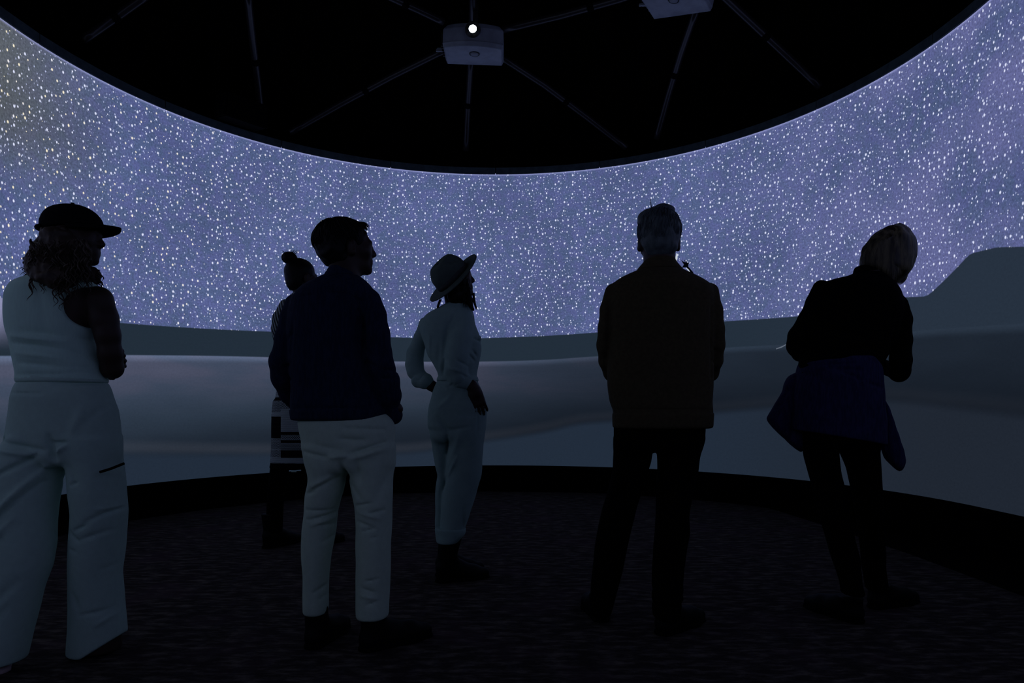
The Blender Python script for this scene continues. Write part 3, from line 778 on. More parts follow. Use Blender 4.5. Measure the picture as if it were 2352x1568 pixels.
    Q = lambda r, f, u: hc+hs*(M.T @ np.array((r, f, u)))
    crown = ell(Q(0, -.012, .045), (.092*hs, .119*hs, .086*hs), M, .02)
    cf = field([crown], .005); up = M[2]*.99-M[1]*.14; up = up/np.linalg.norm(up); c0 = Q(0, .0, .028)
    cf.cut(lambda x, y, z: -((x-c0[0])*up[0]+(y-c0[1])*up[1]+(z-c0[2])*up[2]), .004)
    cf.bump(noise3(5, 40, .0012))
    cap = cf.obj('cap', M_CAPM, P.e)
    # curved bill
    V = []; n = 18; nr = 9
    for j in range(nr+1):
        for i in range(n+1):
            a = (i/n-.5)*math.pi*.98; rr = j/nr
            r = math.sin(a)*(.088+.006*rr); fo = math.cos(a)*.108+(.072*math.cos(a)**.6 if math.cos(a) > 0 else 0)*rr
            V.append(Q(r, fo-.006, .050-.020*(r/.09)**2*1.2-.006*rr))
    Fq = np.array([(j*(n+1)+i, j*(n+1)+i+1, (j+1)*(n+1)+i+1, (j+1)*(n+1)+i) for j in range(nr) for i in range(n)])
    bill = mesh_obj('bill', V, Fq, M_CAPM, cap); so = bill.modifiers.new('solid', 'SOLIDIFY'); so.thickness = .010; so.offset = 0
    bt = Q(0, -.012, .045+.087); tube('cap_button', [bt-M[2]*.004, bt+M[2]*.005], [.009, .006], M_CAPM, cap, 10)
    tube('cap_strap', [Q(r, -.125*math.sqrt(max(0, 1-(r/.09)**2))-.010, .022-abs(r)*.06) for r in np.linspace(-.06, .06, 13)], .010, M_CAPM, cap, 8)
    # curls
    mass = P.loft('A', [(262, 275, 540), (320, 250, 565), (360, 205, 575), (440, 170, 585), (520, 165, 580, -.02, .10), (565, 185, 555, -.035, .10), (598, 240, 515, -.045, .09), (622, 330, 470, -.05, .07)], .0, .09, k=.02)
    hf = field([mass]+P.chain('A', [(560, 470, .0, 40), (595, 540, -.02, 26), (630, 590, -.03, 12)], .03), .006); hf.bump(noise3(11, 110, .008, 9)); hf.bump(noise3(12, 60, .008, 7))
    fc = Q(0, .095, -.03)
    hf.put(ell(fc, (.085, .062, .115), M, .02), 'sub')
    hair = hf.obj('hair', M_CURL, P.e)
    rs = np.random.RandomState(4); ls = []
    for i in range(330):
        x = rs.uniform(195, 575); y = rs.uniform(300, 560); dy = -.02+rs.choice([-1, -1, 1])*rs.uniform(.02, .092)
        if x > 470: y = rs.uniform(300, 500)
        p = P.L('A', x, y, dy); ln = rs.uniform(.05, .12); rad = rs.uniform(.005, .010); tw = rs.uniform(40, 75)*rs.choice([-1, 1]); ph = rs.uniform(0, 6); out = (x-400)/400*rs.uniform(.0, .35)
        ls.append([p+np.array((out*t*ln+rad*math.cos(ph+tw*t*ln*2), rad*math.sin(ph+tw*t*ln*2), -t*ln)) for t in np.linspace(0, 1, 16)])
    for i in range(26):   # flyaway ringlets at the outline
        if i < 16: x, y = rs.uniform(165, 230), rs.uniform(400, 540); o = -.02
        else: x, y = rs.uniform(590, 640), rs.uniform(500, 560); o = .025
        p = P.L('A', x, y, -.03); rad = .006; ph = rs.uniform(0, 6); ln = rs.uniform(.03, .06)
        ls.append([p+np.array((o*t+rad*math.cos(ph+t*9), rad*math.sin(ph+t*9), -t*ln)) for t in np.linspace(0, 1, 14)])
    strand_mesh('curl_strands', ls, .0032, M_CURL, hair)
    shoe(P, 'shoe', (P.L('P', 14, 1530, -.11)[0]-.035, -.10), -34, .25, M_PINK, M_PINK, .075)
    shoe(P, 'shoe', (P.L('B', 540, 1380, .12)[0], .085), -22, .24, M_PINK, M_PINK, .075)
cap_woman()

# ---------------------------------------------------------------- 2. man in denim jacket
def denim_man():
    P = Person(805, 1486, 'man with short dark hair in dark denim jacket and cream trousers, hands in pockets')
    hc = P.L('C', 733, 266, .02); M = basis(66, 2, 0); hs = .93
    torso = P.loft('C', [(462, 560, 800, None, .065), (485, 500, 835, None, .085), (515, 440, 872, None, .1), (555, 385, 902), (610, 335, 915), (690, 310, 900), (800, 300, 868), (950, 304, 860), (1100, 315, 890), (1250, 328, 940), (1380, 328, 978), (1452, 335, 985)], 0, .125, k=.02)
    neck = rcone(hc-M[1]*.02-M[2]*.05, P.L('C', 690, 470, .0), .056, .066, .03)
    larm = P.chain('C', [(350, 655, 0, 66), (322, 760, 0, 74), (292, 900, 0, 74), (268, 1050, .02, 90), (285, 1170, .05, 90), (322, 1270, .09, 76), (368, 1350, .14, 56)])
    rarm = P.chain('C', [(868, 632, -.01, 82), (900, 740, -.02, 88), (922, 860, -.03, 88), (934, 1000, -.03, 88), (946, 1090, -.03, 92), (985, 1195, -.02, 93), (1003, 1290, .0, 84), (1010, 1350, .02, 68)], .012)
    rcuff = P.chain('C', [(1008, 1350, .02, 68), (1030, 1420, .03, 62)])
    hips = P.loft('D', [(-70, 352, 860, None, .105), (-30, 348, 930, None, .115), (10, 348, 962, None, .122), (60, 356, 976), (150, 375, 972), (230, 388, 968), (350, 404, 966)], 0, .128, k=.04, rnd=.06)
    lleg = P.loft('D', lerp_rows([(180, 384, 662), (300, 408, 659), (390, 415, 658), (430, 410, 652), (480, 399, 643), (540, 394, 622), (600, 389, 606), (700, 376, 596), (800, 370, 582), (900, 372, 562), (1000, 378, 551), (1100, 380, 546), (1215, 381, 548), (1246, 382, 546)], 0, .02, .115, .075), k=.025)
    rleg = P.loft('D', lerp_rows([(180, 648, 970), (300, 662, 966), (400, 682, 963), (480, 697, 961), (560, 714, 957), (650, 719, 953), (750, 721, 950), (900, 722, 948), (1000, 720, 944), (1100, 721, 940), (1250, 724, 936), (1276, 726, 934)], 0, -.03, .115, .08), k=.025)
    hands = hand_prims(P.L('C', 1036, 1405, .03), (-.72, .30, -.62), (-.5, -.6, .3), 1, .3)+hand_prims(P.L('C', 378, 1365, .155), (.35, .1, -1), (1, .1, 0), -1, .35)
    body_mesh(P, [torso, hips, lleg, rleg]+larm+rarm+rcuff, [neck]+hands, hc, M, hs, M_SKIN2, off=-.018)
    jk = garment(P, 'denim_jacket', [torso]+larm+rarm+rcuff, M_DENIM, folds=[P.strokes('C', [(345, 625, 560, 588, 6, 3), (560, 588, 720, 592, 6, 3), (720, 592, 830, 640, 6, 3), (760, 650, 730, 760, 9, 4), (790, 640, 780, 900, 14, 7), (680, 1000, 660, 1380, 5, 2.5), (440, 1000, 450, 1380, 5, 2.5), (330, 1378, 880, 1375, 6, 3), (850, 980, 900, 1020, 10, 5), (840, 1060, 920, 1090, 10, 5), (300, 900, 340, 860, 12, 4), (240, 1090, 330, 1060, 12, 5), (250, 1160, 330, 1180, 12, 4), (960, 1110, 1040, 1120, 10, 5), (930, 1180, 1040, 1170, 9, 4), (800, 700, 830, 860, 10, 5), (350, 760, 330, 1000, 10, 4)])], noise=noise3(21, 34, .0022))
    wb = P.loft('C', [(1388, 324, 980), (1456, 333, 988)], 0, .128); garment(P, 'hem_band', [wb], M_DENIM, off=.004, parent=jk)
    garment(P, 'cuff', P.chain('C', [(1018, 1385, .025, 63), (1032, 1425, .03, 60)]), M_DENIM, off=.005, parent=jk)
    cl = P.loft('C', [(398, 596, 732, .0, .055), (420, 582, 765, .0, .062), (450, 563, 797, .0, .072), (475, 548, 806, .0, .078)])
    garment(P, 'collar', [cl], M_DENIM, h=.005, parent=jk)
    tr = garment(P, 'trousers', [hips, lleg, rleg], M_CREAM, folds=[P.strokes('D', [(390, 215, 560, 250, 12, 6), (560, 250, 700, 235, 14, -6), (640, 290, 660, 380, 18, 8), (690, 230, 900, 160, 14, 6), (700, 260, 900, 200, 16, -5), (660, 60, 900, 75, 12, 4), (640, 130, 780, 140, 14, 5), (470, 170, 640, 200, 14, 4), (740, 270, 760, 400, 20, 5), (430, 470, 590, 385, 10, 6), (440, 440, 560, 380, 14, -4), (400, 490, 470, 470, 9, 6), (400, 592, 560, 594, 9, 5), (410, 655, 600, 610, 8, 6), (430, 690, 600, 640, 10, -4), (480, 690, 590, 700, 8, 4), (500, 800, 580, 760, 10, 5), (730, 560, 830, 540, 9, 6), (820, 605, 900, 590, 9, 5), (740, 600, 880, 640, 10, -4), (740, 660, 830, 690, 8, 5), (780, 720, 850, 700, 8, 5), (820, 765, 880, 755, 6, 3), (860, 510, 920, 340, 26, 5), (440, 1130, 520, 1090, 10, 5), (470, 1180, 545, 1150, 8, 5), (780, 1040, 870, 1025, 7, 4), (770, 1085, 850, 1110, 9, 4), (760, 1130, 860, 1150, 9, -4), (800, 1190, 860, 1170, 8, 4), (700, 430, 760, 520, 14, 5)])], noise=noise3(22, 26, .0018))
    tube('pocket_welt', [P.L('D', 905, 30, -.06), P.L('D', 915, 90, -.05), P.L('D', 930, 150, -.03)], .003, M_CREAM, tr, 6)
    # hair
    Q = lambda r, f, u: hc+hs*(M.T @ np.array((r, f, u)))
    hf = field([ell(Q(0, -.032, .028), (.084, .112, .086), M), ell(Q(0, -.06, -.02), (.074, .070, .070), M, .03)], .005)
    for fn in (noise3(31, 120, .004, 9), noise3(32, 50, .004)): hf.bump(fn)
    hf.put(ell(Q(0, .115, -.045), (.12, .076, .118), M, .01), 'sub')
    c0 = Q(0, -.05, -.083); hf.cut(lambda x, y, z: -((x-c0[0])*M[2, 0]+(y-c0[1])*M[2, 1]+(z-c0[2])*M[2, 2]), .01)
    for q in (-1, 1): hf.put(ell(Q(q*.085, -.005, -.02), (.022, .028, .042), M, .008), 'sub')
    hair = hf.obj('hair', M_DARKH, P.e)
    rs = np.random.RandomState(9)
    ls = cap_strands(Q(0, -.032, .028), M, (.084, .112, .086), 420, rs, .5, 1.9, .007, .003, lim=lambda p: not (p[1] > .055 and p[2] < .045))
    for a, b in (((560, 110), (534, 84)), ((550, 125), (520, 112)), ((545, 150), (522, 128)), ((535, 220), (508, 210)), ((535, 240), (510, 228)), ((800, 100), (862, 116)), ((790, 110), (850, 128)), ((800, 115), (856, 140)), ((600, 80), (575, 72)), ((815, 105), (868, 120))):
        for k in range(9):
            o = rs.normal(size=3)*.007; p, q = P.L('C', *a, .0)+o, P.L('C', *b, .0)+o*.4; ls.append([p+(q-p)*t+np.array((0, 0, .004*math.sin(3*t))) for t in np.linspace(-.4, 1, 9)])
    strand_mesh('hair_strands', ls, .0028, M_DARKH, hair)
    shoe(P, 'shoe', (P.L('D', 462, 1440, .02)[0], .0), 14, .29, M_SHOE, M_SOLE, .165, 1.08, rs=.044)
    shoe(P, 'shoe', (P.L('D', 800, 1470, -.04)[0], -.03), 52, .30, M_SHOE, M_SOLE, .165, 1.12, rs=.046)
denim_man()

# ---------------------------------------------------------------- 3. woman in felt hat and jumpsuit
def hat_woman():
    P = Person(1045, 1335, 'woman in grey felt hat and pale sage jumpsuit with rolled sleeves, hands on hips')
    hc = P.L('E', 560, 305, .0); M = basis(76, 8, -4); hs = .98
    torso = P.loft('E', [(545, 520, 700, None, .06), (565, 440, 712, None, .075), (590, 385, 725, None, .09), (640, 305, 738, None, .105), (700, 264, 746), (760, 253, 764), (820, 266, 790), (880, 285, 803), (950, 305, 806), (1010, 328, 800), (1090, 378, 782), (1150, 412, 768), (1200, 422, 764), (1240, 408, 776), (1290, 382, 800), (1350, 362, 826), (1430, 350, 843), (1500, 342, 845), (1568, 336, 835), (1640, 330, 830)], 0, .12, k=.02)
    neck = rcone(hc-M[1]*.02-M[2]*.05, P.L('E', 580, 570, 0), .05, .058, .03)
    larm = P.chain('E', [(300, 715, .03, 55), (262, 840, .06, 62), (212, 985, .07, 76), (203, 1085, .06, 80), (212, 1150, .05, 74), (262, 1210, .03, 64), (300, 1225, .02, 60)])
    lfore = P.chain('E', [(270, 1215, .03, 50), (345, 1268, .02, 44), (400, 1300, .04, 36)])
    rarm = P.chain('E', [(642, 690, -.05, 92), (612, 850, -.08, 112), (584, 1000, -.10, 112), (572, 1120, -.11, 106), (600, 1195, -.11, 88), (655, 1230, -.10, 66)])
    rfore = P.chain('E', [(640, 1215, -.10, 55), (710, 1280, -.10, 46), (752, 1305, -.10, 40)])
    hands = hand_prims(P.L('E', 735, 1300, -.10), (.36, .05, -1), (-.3, 1, .1), -1, .28, .98, .4)+hand_prims(P.L('E', 390, 1295, .04), (.8, .55, -.5), (.6, -.6, 0), 1, .3)
    hips = P.loft('F', [(60, 176, 592), (150, 163, 597), (200, 157, 594), (250, 158, 590), (400, 170, 584)], 0, .125, k=.035, rnd=.06)
    rleg = P.loft('F', lerp_rows([(200, 232, 594), (330, 296, 587), (420, 292, 580), (500, 290, 576), (580, 288, 572), (660, 280, 562), (740, 268, 542), (820, 258, 517), (900, 250, 492), (980, 246, 468), (1060, 243, 440), (1092, 240, 430)], -.01, -.01, .12, .085), k=.02)
    lleg = P.loft('F', lerp_rows([(180, 158, 420), (300, 165, 335), (400, 175, 330), (500, 190, 325), (580, 205, 320), (650, 219, 315), (700, 214, 305), (790, 203, 300), (900, 205, 300), (1000, 203, 300), (1085, 205, 300)], .04, .12, .11, .075), k=.02)
    lowr = P.chain('F', [(310, 1040, 0, 62), (290, 1230, .0, 62)]); lowl = P.chain('F', [(260, 1040, .12, 52), (265, 1230, .12, 52)])
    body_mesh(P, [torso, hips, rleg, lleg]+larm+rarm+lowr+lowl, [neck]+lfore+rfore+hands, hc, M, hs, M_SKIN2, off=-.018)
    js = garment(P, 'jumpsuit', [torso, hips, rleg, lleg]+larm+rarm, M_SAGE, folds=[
        P.strokes('E', [(510, 720, 470, 1000, 16, 7), (560, 650, 520, 760, 12, 5), (480, 1050, 460, 1180, 16, 6), (730, 960, 760, 1010, 10, 6), (700, 1000, 740, 1050, 10, 6), (740, 850, 800, 880, 10, 6), (600, 1060, 680, 1100, 12, 5), (540, 1130, 640, 1160, 14, -4), (440, 1260, 480, 1300, 10, 5), (420, 1225, 520, 1250, 9, 5), (520, 1290, 560, 1260, 10, 4), (600, 1330, 500, 1420, 20, 4), (340, 820, 330, 1000, 14, -3), (440, 900, 420, 1060, 20, 4), (190, 1060, 280, 1110, 14, 4), (170, 1170, 270, 1150, 10, 5), (640, 1180, 690, 1220, 10, 5)]),
        P.strokes('F', [(235, 120, 370, 10, 16, -5), (240, 210, 320, 300, 24, 8), (300, 340, 290, 480, 14, 8), (300, 300, 480, 270, 14, 3), (380, 500, 300, 660, 12, -5), (290, 660, 255, 780, 12, 6), (460, 760, 430, 1000, 14, -3), (430, 900, 415, 1060, 12, 4), (540, 120, 530, 320, 5, 2.5), (220, 720, 250, 760, 12, -5), (400, 330, 320, 560, 24, -4)])], noise=noise3(41, 30, .002))
    cl = P.loft('E', [(512, 545, 625, -.02, .045), (535, 490, 690, -.01, .06), (560, 440, 715, 0, .075), (585, 410, 728, 0, .085)]); garment(P, 'collar', [cl], M_SAGE, h=.005, parent=js)
    garment(P, 'waist_seam', [P.loft('E', [(1195, 418, 768), (1235, 408, 778)], 0, .12)], M_SAGE, h=.005, off=.004, parent=js)
    garment(P, 'rolled_cuff', P.chain('E', [(245, 1225, .04, 66), (305, 1235, .02, 66)], .01), M_SAGE, h=.005, off=.004, noise=noise3(44, 70, .002), parent=js)
    garment(P, 'rolled_cuff', P.chain('E', [(612, 1222, -.105, 74), (672, 1248, -.10, 60)], .01), M_SAGE, h=.005, off=.004, noise=noise3(45, 70, .002), parent=js)
    garment(P, 'rolled_hem', [P.loft('F', [(1064, 206, 436), (1085, 210, 438), (1115, 212, 430), (1140, 216, 405), (1168, 221, 378)], -.01, .09)], M_SAGE, h=.005, off=.005, parent=js)
    garment(P, 'rolled_hem', [P.loft('F', [(1055, 202, 310), (1140, 208, 305)], .12, .08)], M_SAGE, h=.005, parent=js)
    garment(P, 'pocket_flap', [ell(P.L('E', 778, 850, .0), (.018, .05, .018), None, .01)], M_SAGE, h=.005, parent=js)
    # hat: tilted back on the head
    ax = np.array((-.66, -.40, .66)); ax /= np.linalg.norm(ax); e1 = np.array((.72, .0, .69)); e1 -= ax*(e1@ax); e1 /= np.linalg.norm(e1); e2 = np.cross(ax, e1)
    c = P.L('E', 553, 308, -.02); HM = np.array([e1, e2, ax])
    T = lambda a, b, w: c+e1*a+e2*b+ax*w
    cr = field([ell(T(0, 0, .025), (.104, .088, .070), HM, .02, box=3), ell(T(.004, 0, .078), (.074, .066, .040), HM, .045, box=3.6)], .005)
    cr.put(ell(T(-.005, 0, .140), (.075, .020, .026), HM, .02), 'sub'); cr.put(ell(T(.085, .062, .100), (.05, .018, .03), HM, .03), 'sub'); cr.put(ell(T(.085, -.062, .100), (.05, .018, .03), HM, .03), 'sub')
    cr.cut(lambda x, y, z: -((x-c[0])*ax[0]+(y-c[1])*ax[1]+(z-c[2])*ax[2]), .004)
    hat = cr.obj('hat', M_FELT, P.e, 2)
    V = []; n, nr = 64, 8
    for j in range(nr+1):
        for i in range(n):
            a = 2*math.pi*i/n; t = j/nr; ro = .172+.004*math.cos(2*a); r0 = .08
            rr = r0+(ro-r0)*t; V.append(T(rr*math.cos(a)*1.01, rr*math.sin(a)*.94, -.002+(-.004*abs(math.sin(a))**2+.008*max(0, math.cos(a)))*t**1.6))
    Fq = np.array([(j*n+i, j*n+(i+1) % n, (j+1)*n+(i+1) % n, (j+1)*n+i) for j in range(nr) for i in range(n)])
    br = mesh_obj('brim', V, Fq, M_FELT, hat); so = br.modifiers.new('solid', 'SOLIDIFY'); so.thickness = .006; so.offset = 0
    pts = [T(.1045*math.copysign(abs(math.cos(a))**.72, math.cos(a)), .0885*math.copysign(abs(math.sin(a))**.72, math.sin(a)), 0) for a in np.linspace(0, 2*math.pi, 65)]
    Vb = []
    for p in pts: Vb += [p+ax*.002, p+ax*.030]
    Fb = np.array([(2*i, 2*i+2, 2*i+3, 2*i+1) for i in range(64)]); rb = mesh_obj('ribbon_band', Vb, Fb, cloth('dark_ribbon', (.06, .065, .065, 1), scale=60), hat)
    so = rb.modifiers.new('solid', 'SOLIDIFY'); so.thickness = .004; so.offset = 0
    # hair: dark, shoulder length, falling in front and behind
    Q = lambda r, f, u: hc+hs*(M.T @ np.array((r, f, u)))
    hf = field([ell(Q(0, -.02, .02), (.085, .102, .095), M)]+P.chain('E', [(560, 380, -.05, 75), (580, 470, -.05, 70), (620, 525, -.03, 48)], .03)+P.chain('E', [(640, 330, -.07, 50), (665, 430, -.06, 42), (690, 520, -.04, 26), (735, 590, -.03, 14)], .02), .005)
    hf.bump(noise3(51, 90, .003)); hf.put(ell(Q(0, .125, -.03), (.11, .068, .12), M, .012), 'sub')
    hair = hf.obj('hair', M_DARKH, P.e); rs = np.random.RandomState(5); ls = []
    for i in range(150):
        a = np.array((rs.uniform(600, 690), rs.uniform(300, 400))); b = a+np.array((rs.uniform(20, 70), rs.uniform(160, 220))); dy = rs.uniform(-.09, -.02)
        b[1] = min(b[1], 605); b[0] = min(b[0], 768)
        ls.append([P.L('E', a[0]+(b[0]-a[0])*t**1.4+4*math.sin(i+5*t), a[1]+(b[1]-a[1])*t, dy) for t in np.linspace(0, 1, 10)])
    for i in range(14): ls.append([P.L('E', 430-25*math.sin(2.4*t)+i*1.2, 500+140*t, -.06+.002*i) for t in np.linspace(0, 1, 10)])
    for i in range(8): ls.append([P.L('E', 728+30*t**2+i*2.2, 440+155*t, -.03+.003*i) for t in np.linspace(0, 1, 10)])
    strand_mesh('hair_strands', ls, .0024, M_DARKH, hair)
    shoe(P, 'ankle_boot', (P.L('F', 262, 1480, 0)[0], -.01), 66, .285, M_SHOE, M_SOLE, .245, 1.1, lean=(.035, .0), heel_h=.035, rs=.052)
    shoe(P, 'ankle_boot', (P.L('F', 255, 1480, .12)[0], .12), 60, .28, M_SHOE, M_SOLE, .24, 1.05, lean=(.02, 0), heel_h=.035, rs=.050)
hat_woman()

# ---------------------------------------------------------------- 4. woman with a hair bun in a patterned knit dress
def knit_mat():
    m = new_mat('banded_knit'); g = NT(m); b = m.node_tree.nodes['Principled BSDF']
    tc = g.n('TexCoord').outputs['Object']; sp = g.n('SeparateXYZ', [tc]); x, y, z = sp.outputs
    ang = g.m('ARCTAN2', g.m('ADD', x, .02), g.m('SUBTRACT', .02, y))
    def rowc(lo, hi): return g.m('MULTIPLY', g.m('GREATER_THAN', z, lo), g.m('LESS_THAN', z, hi))
    zz = lambda f, a: g.m('PINGPONG', g.m('MULTIPLY', ang, f), a)
    # zigzag rows
    zig = g.m('GREATER_THAN', g.m('SINE', g.m('MULTIPLY', g.m('ADD', z, zz(1.0, .022)), 330.0)), .0)
    dots = g.m('GREATER_THAN', g.m('MULTIPLY', g.m('SINE', g.m('MULTIPLY', ang, 75.0)), g.m('SINE', g.m('MULTIPLY', z, 380.0))), .12)
    fine = g.m('GREATER_THAN', g.m('SINE', g.m('MULTIPLY', z, 520.0)), .55)
    side = g.m('LESS_THAN', x, KX)       # side panel with its own band heights
    dark = None
    def add(d, f): return f if d is None else g.m('MAXIMUM', d, f)
    for lo, hi, typ in KB[0]:
        r = rowc(lo, hi); f = {'k': r, 'z': g.m('MULTIPLY', r, zig), 'd': g.m('MULTIPLY', r, dots)}[typ]; dark = add(dark, g.m('MULTIPLY', f, g.m('SUBTRACT', 1.0, side)))
    for lo, hi, typ in KB[1]:
        r = rowc(lo, hi); f = {'k': r, 'z': g.m('MULTIPLY', r, zig), 'd': g.m('MULTIPLY', r, dots)}[typ]; dark = add(dark, g.m('MULTIPLY', f, side))
    # ribbed stripes up the shoulders and sleeves
    st = g.m('GREATER_THAN', g.m('SINE', g.m('MULTIPLY', g.m('ADD', x, g.m('MULTIPLY', z, .25)), 330.0)), -.1)
    dark = add(dark, g.m('MULTIPLY', g.m('MULTIPLY', st, g.m('GREATER_THAN', z, KS)), .92))
    dark = g.m('MAXIMUM', dark, g.m('MULTIPLY', fine, .18))
    nz = g.n('TexNoise', {'Vector': tc, 'Scale': 120.0, 'Detail': 3.0}).outputs[0]
    colr = g.mix(dark, g.mix(nz, (.34, .40, .40, 1), (.46, .53, .52, 1)), (.008, .008, .009, 1))
    m.node_tree.links.new(colr, b.inputs['Base Color']); b.inputs['Roughness'].default_value = 1; b.inputs['Specular IOR Level'].default_value = .05
    bp = g.n('Bump', {'Strength': .5, 'Distance': .003, 'Height': g.m('ADD', g.m('SINE', g.m('MULTIPLY', z, 900.0)), nz)})
    m.node_tree.links.new(bp.outputs[0], b.inputs['Normal'])
    return m
def bun_woman():
    global KX, KB, KS
    P = Person(680, 1257, 'woman with a high hair bun in a banded knit dress and black tights')
    zd = lambda y: P.L('D', 0, y, -.1)[2]
    KX = P.L('D', 247, 0, -.08)[0]
    KB = ([(zd(108), zd(88), 'k'), (zd(138), zd(108), 'd'), (zd(160), zd(140), 'k'), (zd(205), zd(162), 'z'), (zd(255), zd(206), 'k'), (zd(-60), zd(-118), 'd')],
          [(zd(130), zd(-10), 'k'), (zd(200), zd(132), 'd'), (zd(250), zd(205), 'd'), (zd(-40), zd(-110), 'd'), (zd(-112), zd(-135), 'k')])
    KS = P.L('C', 0, 905, 0)[2]
    M_KNIT = knit_mat()
    hc = P.L('C', 402, 476, .02); M = basis(42, 0, 0); hs = 1.06
    torso = P.loft('C', [(580, 345, 540, None, .07), (600, 318, 570, None, .085), (630, 292, 600, None, .1), (690, 278, 618), (780, 272, 618), (900, 270, 590), (1050, 256, 572), (1200, 236, 566), (1300, 222, 568), (1420, 206, 572)], .02, .125, k=.02)
    skirt = P.loft('D', [(-110, 192, 512), (0, 180, 518), (130, 179, 524), (200, 177, 527), (287, 171, 530)], .02, .14, k=.03)
    neck = rcone(hc-M[1]*.02-M[2]*.05, P.L('C', 420, 610, .02), .055, .062, .03)
    larm = P.chain('C', [(292, 672, .02, 50), (258, 760, .02, 58), (246, 830, .03, 52), (252, 905, .06, 46)])
    rarm = P.chain('C', [(590, 672, .02, 50), (622, 760, .02, 54), (634, 830, .03, 50), (628, 905, .06, 46)])
    lfo = P.chain('C', [(252, 905, .06, 40), (330, 890, .2, 32), (400, 870, .29, 24)]); rfo = P.chain('C', [(628, 905, .06, 40), (560, 890, .2, 32), (480, 880, .29, 24)])
    ll = P.loft('D', lerp_rows([(250, 178, 300), (400, 166, 272), (500, 156, 259), (560, 152, 252), (640, 147, 247), (700, 146, 246)], .02, .02, .085, .06)); rl = P.loft('D', lerp_rows([(250, 370, 490), (400, 378, 480), (500, 384, 474), (590, 394, 472), (700, 400, 470)], .02, .05, .085, .06))
    hands = hand_prims(P.L('C', 405, 870, .295), (.8, .4, .3), (.2, -.5, 1), -1, .4)+hand_prims(P.L('C', 475, 880, .295), (-.8, .4, .3), (-.2, -.5, 1), 1, .4)
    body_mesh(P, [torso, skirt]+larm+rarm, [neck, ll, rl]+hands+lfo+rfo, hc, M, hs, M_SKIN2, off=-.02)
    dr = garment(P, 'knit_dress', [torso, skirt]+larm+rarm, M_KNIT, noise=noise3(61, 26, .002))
    garment(P, 'sleeve_end', P.chain('C', [(252, 905, .06, 44), (320, 892, .18, 37)]), M_KNIT, parent=dr)
    garment(P, 'sleeve_end', P.chain('C', [(628, 905, .06, 44), (570, 892, .18, 37)]), M_KNIT, parent=dr)
    garment(P, 'collar', [P.loft('C', [(562, 350, 500, .02, .06), (600, 330, 540, .02, .075)])], M_KNIT, parent=dr)
    un = garment(P, 'underskirt', [P.loft('D', [(275, 176, 526), (322, 164, 532)], .02, .138)], M_BLKT, noise=noise3(62, 30, .003))
    bm = bmesh.new(); bmesh.ops.create_cube(bm, size=1, matrix=Matrix.Translation(P.L('D', 322, 341, -.118)) @ Matrix.Diagonal((.034, .003, .011, 1)))
    bm_obj('white_tag', bm, M_WHITE, P.e)
    garment(P, 'tights', [P.loft('D', lerp_rows([(290, 176, 300), (400, 164, 273), (500, 154, 260), (560, 150, 253), (730, 145, 246)], .02, .02, .085, .062))], M_BLKT, h=.006, off=.003)
    garment(P, 'tights', [P.loft('D', lerp_rows([(290, 370, 490), (400, 377, 481), (500, 383, 475), (590, 393, 473), (730, 400, 469)], .02, .05, .085, .062))], M_BLKT, h=.006, off=.003)
    Q = lambda r, f, u: hc+hs*(M.T @ np.array((r, f, u)))
    hf = field([ell(Q(0, -.016, .034), (.083*hs, .103*hs, .091*hs), M), ell(Q(0, -.055, -.03), (.065*hs, .05*hs, .06*hs), M, .03)], .005)
    hf.bump(noise3(71, 150, .0012)); hf.put(ell(Q(0, .112, -.045), (.13*hs, .078*hs, .118*hs), M, .01), 'sub')
    for q in (-1, 1): hf.put(ell(Q(q*.085, -.005, -.03), (.022, .026, .042), M, .008), 'sub')
    hair = hf.obj('hair', M_DARKH, P.e)
    bc = P.L('C', 315, 338, -.02); bf = field([ell(bc, (.050, .050, .040), None, .02), rcone(bc, P.L('C', 345, 385, 0), .030, .034, .02)], .005)
    wv = noise3(72, 60, .005)
    bf.bump(wv); bf.obj('hair_bun', M_DARKH, hair)
    rs = np.random.RandomState(8); ls = []
    for i in range(70):
        v = rs.normal(size=3); v /= np.linalg.norm(v); a = np.cross(v, rs.normal(size=3)); a /= np.linalg.norm(a)
        ls.append([bc+(v*math.cos(t)+a*math.sin(t))*np.array((.051, .051, .041)) for t in np.linspace(0, 2.4, 12)])
    for i in range(16):
        x = rs.uniform(285, 350); ls.append([P.L('C', x+(x-315)*t*1.1+rs.normal()*1.5, 312-30*t+rs.uniform(0, 4), -.02) for t in np.linspace(0, 1, 6)])
    for i in range(18): ls.append([P.L('C', 292+i*1.5+28*t**1.5, 480+90*t, -.05+i*.003) for t in np.linspace(0, 1, 8)])
    strand_mesh('hair_strands', ls, .0018, M_DARKH, hair)
    shoe(P, 'ankle_boot', (P.L('D', 190, 800, .0)[0]-.03, -.01), 30, .30, M_SHOE, M_SOLE, .235, 1.15, heel_h=.04, rs=.052)
    shoe(P, 'ankle_boot', (P.L('D', 430, 800, .04)[0], .03), 38, .30, M_SHOE, M_SOLE, .235, 1.15, heel_h=.04, rs=.050)
bun_woman()

